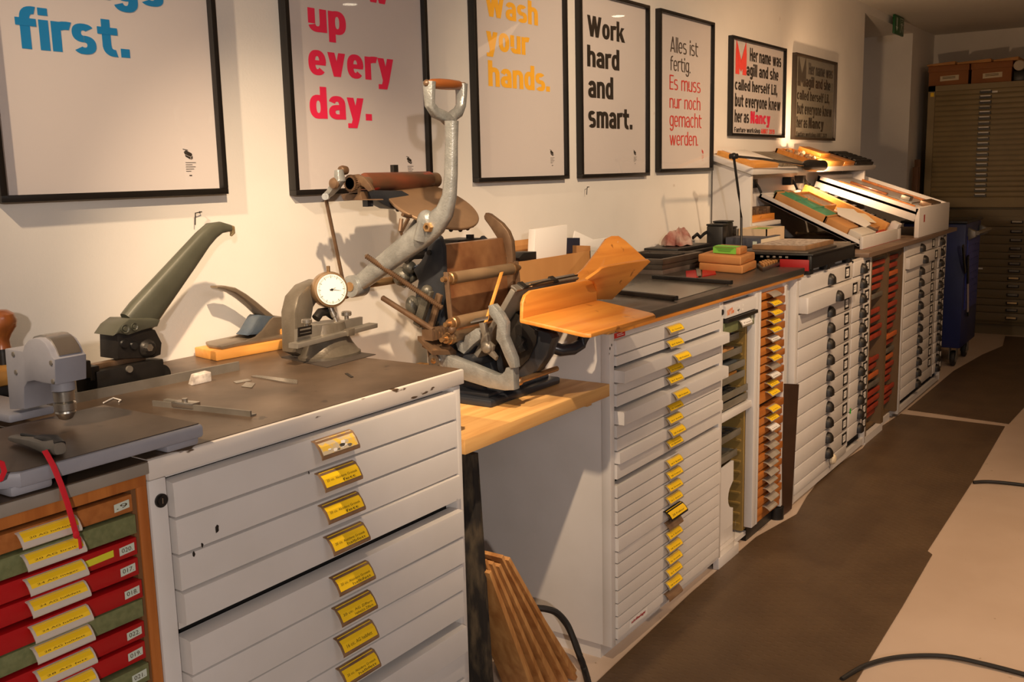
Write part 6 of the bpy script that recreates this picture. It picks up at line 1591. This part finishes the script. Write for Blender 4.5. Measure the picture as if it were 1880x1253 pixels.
# things on the sloping top of the rack
pk = thing('wooden_board', tuple(lp(.2, .1, 0, *fT)), 'thick wooden board with papers on the rack top behind the lamp elbow', 'board')
mb = MB(); lbox(mb, .06, .42, .02, LT - .01, .0005, .025, fT); mb.build('board', m_block, pk)
mb = MB(); lbox(mb, .12, .48, .08, LT - .01, .0255, .031, fT); mb.build('papers', m_paper, pk)
mb = MB(); lbox(mb, .50, .93, .03, LT - .012, .0005, .022, fT)
tag(mb.build('type_galley', mat('galley_grey', (150, 138, 118), (90, 82, 70), rough=.5, scale=40, stretch=(1, .2, 1))), 'grey galley of printed lines on top of the rack', 'galley')
ob = thing('wooden_tray', tuple(lp(1.1, .1, 0, *fT)), 'orange wooden tray heaped with small type on top of the rack', 'tray')
mb = MB(); lbox(mb, .97, 1.25, .02, LT - .01, .0005, .012, fT)
for q in ((.97, 1.25, .02, .032), (.97, 1.25, LT - .022, LT - .01), (.97, .982, .02, LT - .01), (1.238, 1.25, .02, LT - .01)): lbox(mb, *q, .0005, .045, fT)
mb.build('tray_body', m_beech, ob)
mb = MB()
for k in range(18): mb.ball(lp(1.0 + random.random() * .22, .05 + random.random() * .17, .034 + random.random() * .012, *fT), .015, seg=8)
mb.build('loose_sorts', mat('pale_sorts', (210, 180, 140), (160, 120, 80), rough=.6, scale=40), ob)['kind'] = 'stuff'
mb = MB(); lbox(mb, 1.28, 1.66, .015, LT - .01, .0005, .035, fT, .002); tag(mb.build('wooden_case', m_block), 'pale wooden case in the lamplight on top of the rack', 'case')
mb = MB(); lbox(mb, 1.36, 1.56, .09, LT - .02, .0355, .062, fT, .002); tag(mb.build('wooden_box', m_beech), 'small orange box on the pale case on top of the rack', 'box')
mb = MB(); lbox(mb, 1.69, 1.93, .015, LT - .01, .0005, .03, fT, .002)
tag(mb.build('wooden_board', m_beech), 'orange board between the pale case and the dark type on top of the rack', 'board')
mb = MB(); lbox(mb, 1.97, 2.42, .015, LT - .01, .0005, .024, fT, .002)
for a_ in range(14):
    for b_ in range(6): lbox(mb, 1.99 + a_ * .03, 2.01 + a_ * .03, .03 + b_ * .036, .052 + b_ * .036, .023, .036, fT, 0)
tag(mb.build('dark_type_case', m_iron), 'dark case of type beyond the orange board on top of the rack', 'tray')

# desk lamp
lm = thing('desk_lamp', tuple(P(1362, 420, y=1.90)), 'thin black desk lamp reaching over the white case rack', 'lamp')
lb_ = P(1362, 420, y=1.86); lb_.z = 1.0955; lm.location = lb_
el, hd = P(1347, 287, y=1.90), P(1478, 304, y=1.945)
mb = MB(); mb.lathe([(.07, 0), (.07, .012), (.02, .022), (.012, .03)], lb_, Z3, 28); mb.build('base', m_blackp, lm)
mb = MB(); mb.sweep([lb_ + Z3 * .028, P(1361, 400, y=1.90), P(1356, 355, y=1.90), el], .0065, seg=10); mb.build('lower_arm', m_blackp, lm)
mb = MB(); mb.ball(el, .017); mb.cyl(el - Y3 * .02, el + Y3 * .02, .013); mb.build('elbow', m_blackp, lm)
mb = MB(); mb.sweep([el, P(1400, 292, y=1.91), hd], .0065, seg=10); mb.build('upper_arm', m_blackp, lm)
he = P(1510, 304, y=1.945)
ax = (he - hd).normalized()
mb = MB(); mb.lathe([(.012, -.03), (.020, -.01), (.030, .02), (.034, .06), (.034, (he - hd).length), (.031, (he - hd).length), (.028, .06)], hd, ax, 26); mb.build('lamp_head', m_blackp, lm)
mb = MB(); q = he - ax * .03; mb.ball(q, .022); mb.build('bulb', mat('bulb_glow', (255, 220, 170), emit=30), lm)
lamp('desk_lamp_light', 'SPOT', tuple(he + ax * .04 + Z3 * .01 - Y3 * .01), 38, TUNG, .03, tuple(he + Vector((.75, .30, .0))), 170, .5)

# ------------------------------------------------------------------ blue trolley
tr_ = thing('tool_trolley', (8.53, 1.66, 0), 'dark blue tool trolley on castors beside the far white cabinet', 'trolley')
m_navy = mat('trolley_blue', (24, 36, 96), (20, 32, 84), rough=.4, scale=5)
m_navyl = mat('trolley_panel', (48, 58, 140), rough=.45)
ztr = P(1764, 411, x=8.235).z
mb = MB(); mb.box(8.235, 8.86, 1.44, 1.9, .155, ztr, .01); mb.build('cabinet_body', m_navy, tr_)
mb = MB(); mb.box(8.30, 8.80, 1.432, 1.44, .45, ztr - .10, .002)
for a_ in range(7):
    for b_ in range(9): mb.box(8.34 + a_ * .065, 8.352 + a_ * .065, 1.430, 1.433, .50 + b_ * .055, .512 + b_ * .055, mi=1)
mb.build('perforated_panel', [m_navyl, m_navy], tr_)
mb = MB(); mb.box(8.22, 8.88, 1.43, 1.92, ztr, ztr + .02, .006); mb.build('top_tray', m_blackp, tr_)
mb = MB(); p = P(1772, 432, y=1.44); p2 = P(1793, 431, y=1.40)
mb.hexa([(8.30, 1.38, 1.02), (8.36, 1.38, 1.02), (8.36, 1.44, .99), (8.30, 1.44, .99), (8.30, 1.38, 1.06), (8.36, 1.38, 1.06), (8.36, 1.44, 1.09), (8.30, 1.44, 1.09)], .004); mb.build('handle_bracket', m_zinc, tr_); mb = MB(); mb.hexa([(8.78, 1.38, 1.02), (8.84, 1.38, 1.02), (8.84, 1.44, .99), (8.78, 1.44, .99), (8.78, 1.38, 1.06), (8.84, 1.38, 1.06), (8.84, 1.44, 1.09), (8.78, 1.44, 1.09)], .004)
mb.build('handle_bracket', m_zinc, tr_); mb = MB(); mb.cyl((8.30, 1.37, 1.05), (8.84, 1.37, 1.05), .016); mb.build('push_handle', m_steel, tr_)
for x, y in ((8.32, 1.50), (8.77, 1.50), (8.32, 1.84), (8.77, 1.84)):
    mb = MB(); mb.lathe([(.03, -.018), (.058, -.016), (.062, -.008), (.062, .008), (.058, .016), (.03, .018)], (x, y, .0625), Y3, 28); w = mb.build('castor', m_rubber, tr_)
    mb = MB(); mb.cyl((x, y - .019, .0625), (x, y + .019, .0625), .032); mb.box(x - .03, x + .03, y - .028, y - .022, .05, .156); mb.box(x - .03, x + .03, y + .022, y + .028, .05, .156); mb.build('castor_fork', m_zinc, w)
hm = thing('hammer', (8.5, 1.425, .6), 'long tool with black grip and pale shaft hung on the blue trolley', 'tool')
mb = MB(); a = P(1777, 470, y=1.424); b = P(1777, 520, y=1.424); mb.sweep([a, b], .02, .008, up=(0, 1, 0), seg=10, power=4); mb.build('grip', m_blackp, hm)
mb = MB(); c = P(1777, 572, y=1.424); mb.sweep([b, c], .016, .006, up=(0, 1, 0), seg=10, power=4); mb.build('shaft', mat('pale_shaft', (176, 160, 150), rough=.5), hm)
mb = MB(); mb.sweep([c, P(1777, 580, y=1.424)], .018, .008, up=(0, 1, 0), seg=10, power=4); mb.build('tip', m_blackp, hm)
mb = MB(); mb.sweep(px([(1768, 452), (1770, 480), (1772, 500)], y=1.4248), .02, .0075, up=(0, 1, 0), seg=10, power=4); tag(mb.build('pliers', m_blackp), 'black pliers hung on the blue trolley panel', 'tool')

# ------------------------------------------------------------------ plan chests
m_ol = mat('olive_steel', (140, 122, 84), (132, 114, 78), rough=.5, scale=5)
m_old = mat('olive_dark', (112, 98, 70), rough=.5)
PX = 10.0; YL, YRr = 2.136, .95
up_ = thing('plan_chest', (10.3, 1.55, 1.2), 'upper olive steel plan chest with many shallow drawers', 'plan chest', 'olive plan chests')
lo_ = thing('plan_chest', (10.3, 1.55, 0), 'lower dark olive plan chest standing on the floor', 'plan chest', 'olive plan chests')
mb = MB(); mb.box(PX + .012, PX + .6, YRr, YL, 1.175, 2.285, .004); mb.box(PX, PX + .012, YL - .06, YL, 1.175, 2.285); mb.box(PX, PX + .012, YRr, YL, 2.235, 2.285); mb.box(PX, PX + .012, YRr, YL, 1.175, 1.26); mb.build('carcass', m_ol, up_)
zz = 2.232; k = 0
while zz > 1.28:
    st = .0462
    mb = MB(); mb.box(PX - .004, PX + .012, YRr + .02, YL - .063, zz - st + .011, zz, .001); d = mb.build('drawer', m_ol, up_)
    yc = P(1808, 250, x=PX).y - .0 + .01
    mb = MB(); mb.box(PX - .018, PX - .004, yc - .05, yc + .05, zz - st + .007, zz - .014); mb.build('pull', m_blackp, d)
    mb = MB(); mb.box(PX - .022, PX - .006, yc - .042, yc + .042, zz - .02, zz - .010); mb.build('label_holder', m_paper if k % 3 else m_zinc, d)
    zz -= st; k += 1
mb = MB(); mb.box(PX - .006, PX - .004, 1.55, 1.60, 2.195, 2.21); mb.build('white_label', m_paper, up_, smooth=0)
mb = MB(); mb.box(PX - .002, PX, YL - .05, YL - .02, 2.19, 2.225); mb.build('yellow_sticker', m_yellow, up_, smooth=0)
mb = MB(); mb.box(PX + .02, PX + .6, YRr, YL - .02, .10, 1.155, .004); mb.box(PX + .05, PX + .6, YRr, YL - .04, 0, .10); mb.box(PX + .06, PX + .6, YRr, YL - .04, 1.155, 1.176); mb.build('carcass', m_old, lo_)
zz = [P(1850, y_, x=PX).z for y_ in (398, 417, 433, 449, 464, 477, 491, 504, 518, 533, 550, 563, 576, 592)]
for i, (a, b) in enumerate(zip(zz, zz[1:])):
    mb = MB(); mb.box(PX, PX + .02, YRr + .02, YL - .04, b + .005, a, .001); d = mb.build('drawer', m_old, lo_)
    yc = P(1862, (398 + 592) / 2, x=PX).y; zc = (a + b) / 2
    mb = MB(); mb.box(PX - .012, PX, yc - .05, yc + .05, zc - .014, zc + .012, .002); mb.build('pull', m_blackp, d)
    mb = MB(); mb.box(PX - .015, PX - .005, yc - .04, yc + .04, zc - .006, zc + .010); mb.build('label_holder', mat('tag_ivory', (220, 190, 140), rough=.6) if i in (7, 10, 12) else m_zinc, d)
mb = MB(); p = P(1800, 493, x=PX); mb.box(PX - .003, PX, p.y - .02, p.y + .02, p.z - .008, p.z + .006); mb.build('white_label', m_paper, lo_, smooth=0)
# archive boxes
m_arch = mat('archive_box', (150, 96, 52), (138, 86, 44), rough=.75, scale=5)
for i, (ya, yb_, lab) in enumerate(((2.15, 1.80, 'left brown archive box on the upper plan chest'), (1.785, 1.445, 'right brown archive box on the upper plan chest'))):
    b = thing('archive_box', (10.2, (ya + yb_) / 2, 2.2855), lab, 'box', 'archive boxes')
    mb = MB(); mb.box(10.03, 10.5, yb_ + .006, ya - .006, 2.2855, 2.41); mb.build('carton', m_arch, b)
    mb = MB(); mb.box(10.02, 10.51, yb_ - .0, ya + .0, 2.41, 2.465, .003); mb.build('lid', m_arch, b)
    yc = (ya + yb_) / 2
    mb = MB(); mb.quad([(10.0285, yc + .07, 2.325), (10.0285, yc - .09, 2.33), (10.0285, yc - .09, 2.375), (10.0285, yc + .07, 2.37)])
    for k in range(2): mb.quad([(10.028, yc + .05, 2.345 + k * .012), (10.028, yc - .06, 2.347 + k * .012), (10.028, yc - .06, 2.352 + k * .012), (10.028, yc + .05, 2.350 + k * .012)], 1)
    mb.build('label_sticker', [mat('old_label', (206, 190, 160), rough=.7), m_ink], b, smooth=0)
for i, (ya, yb_, z, lab) in enumerate(((2.16, 1.92, 2.466, 'left flat brown packet on the archive boxes'), (1.90, 1.62, 2.466, 'middle flat brown packet on the archive boxes'), (1.60, 1.40, 2.466, 'right flat brown packet on the archive boxes'))):
    mb = MB(); mb.hexa([(10.0, yb_, z), (10.45, yb_, z), (10.45, ya, z), (10.0, ya, z), (10.0, yb_, z + .03), (10.45, yb_, z + .03), (10.45, ya, z + .015), (10.0, ya, z + .015)], .002)
    tag(mb.build('flat_packet', m_card), lab, 'packet', 'flat packets on the archive boxes')
tu = thing('cardboard_tube', (10.2, 1.39, 2.37), 'pale cardboard tube end beside the right archive box', 'tube')
mb = MB(); mb.lathe([(.038, -.005), (.045, 0), (.045, .5), (.038, .5), (.038, -.005)], (10.02, 1.392, 2.42), X3, 26); mb.build('tube', mat('tube_grey', (190, 176, 156), rough=.7), tu)
mb = MB(); mb.box(10.05, 10.5, 1.34, 1.435, 2.2855, 2.374, .002); tag(mb.build('black_box', m_blackp), 'black box under the pale cardboard tube', 'box')
mb = MB(); mb.box(10.04, 10.5, 1.0, 1.325, 2.2855, 2.42, .002); tag(mb.build('archive_box', m_arch), 'brown box beyond the black box on the upper plan chest', 'box')

# planks leaning in the corner
for i, (a_, b_, lab) in enumerate(((1681, 1684, 'left dark plank leaning between wall and plan chest'), (1690, 1692, 'right dark plank leaning between wall and plan chest'))):
    mb = MB(); x = 9.80 + .06 * i
    mb.box(x, x + .03, 2.15, 2.20, 0, (1.55, 1.62)[i], .002); tag(mb.build('leaning_plank', mat('dim_wood', (120, 84, 54), rough=.6)), lab, 'plank')

# exit sign hung from the header
ex = thing('exit_sign', (9.0, WY - .03, 2.74), 'green emergency exit sign hung at the ceiling over the alcove', 'sign')
mb = MB(); sx0, sx1, sz0, sz1 = 8.85, 9.165, 2.655, CZ - .004
mb.box(sx0, sx1, WY - .055, WY - .04, sz0, sz1, .002); mb.box(9.0, 9.02, WY - .05, WY, CZ - .02, CZ - .005); mb.build('panel', mat('sign_green', (20, 92, 44), rough=.4), ex)
mb = MB(); y = WY - .0556
def sp2(pts): mb.quad([(sx0 + a * (sx1 - sx0), y, sz0 + b * (sz1 - sz0)) for a, b in pts])
sp2([(.20, .38), (.24, .38), (.24, .88), (.20, .88)]); sp2([(.27, .38), (.31, .38), (.31, .88), (.27, .88)]); sp2([(.14, .40), (.37, .40), (.255, .16)])
sp2([(.58, .12), (.60, .12), (.60, .9), (.58, .9)]); sp2([(.92, .12), (.94, .12), (.94, .9), (.92, .9)]); sp2([(.58, .88), (.94, .88), (.94, .91), (.58, .91)])
sp2([(.72, .45), (.80, .45), (.82, .68), (.74, .70)]); sp2([(.74, .74), (.80, .74), (.80, .82), (.74, .82)]); sp2([(.72, .45), (.76, .46), (.70, .16), (.66, .16)]); sp2([(.76, .46), (.80, .45), (.90, .22), (.86, .20)]); sp2([(.66, .60), (.74, .66), (.74, .62), (.67, .54)]); sp2([(.80, .66), (.89, .58), (.88, .54), (.80, .61)])
mb.build('pictogram', mat('sign_white', (214, 222, 208), rough=.5), ex, smooth=0)
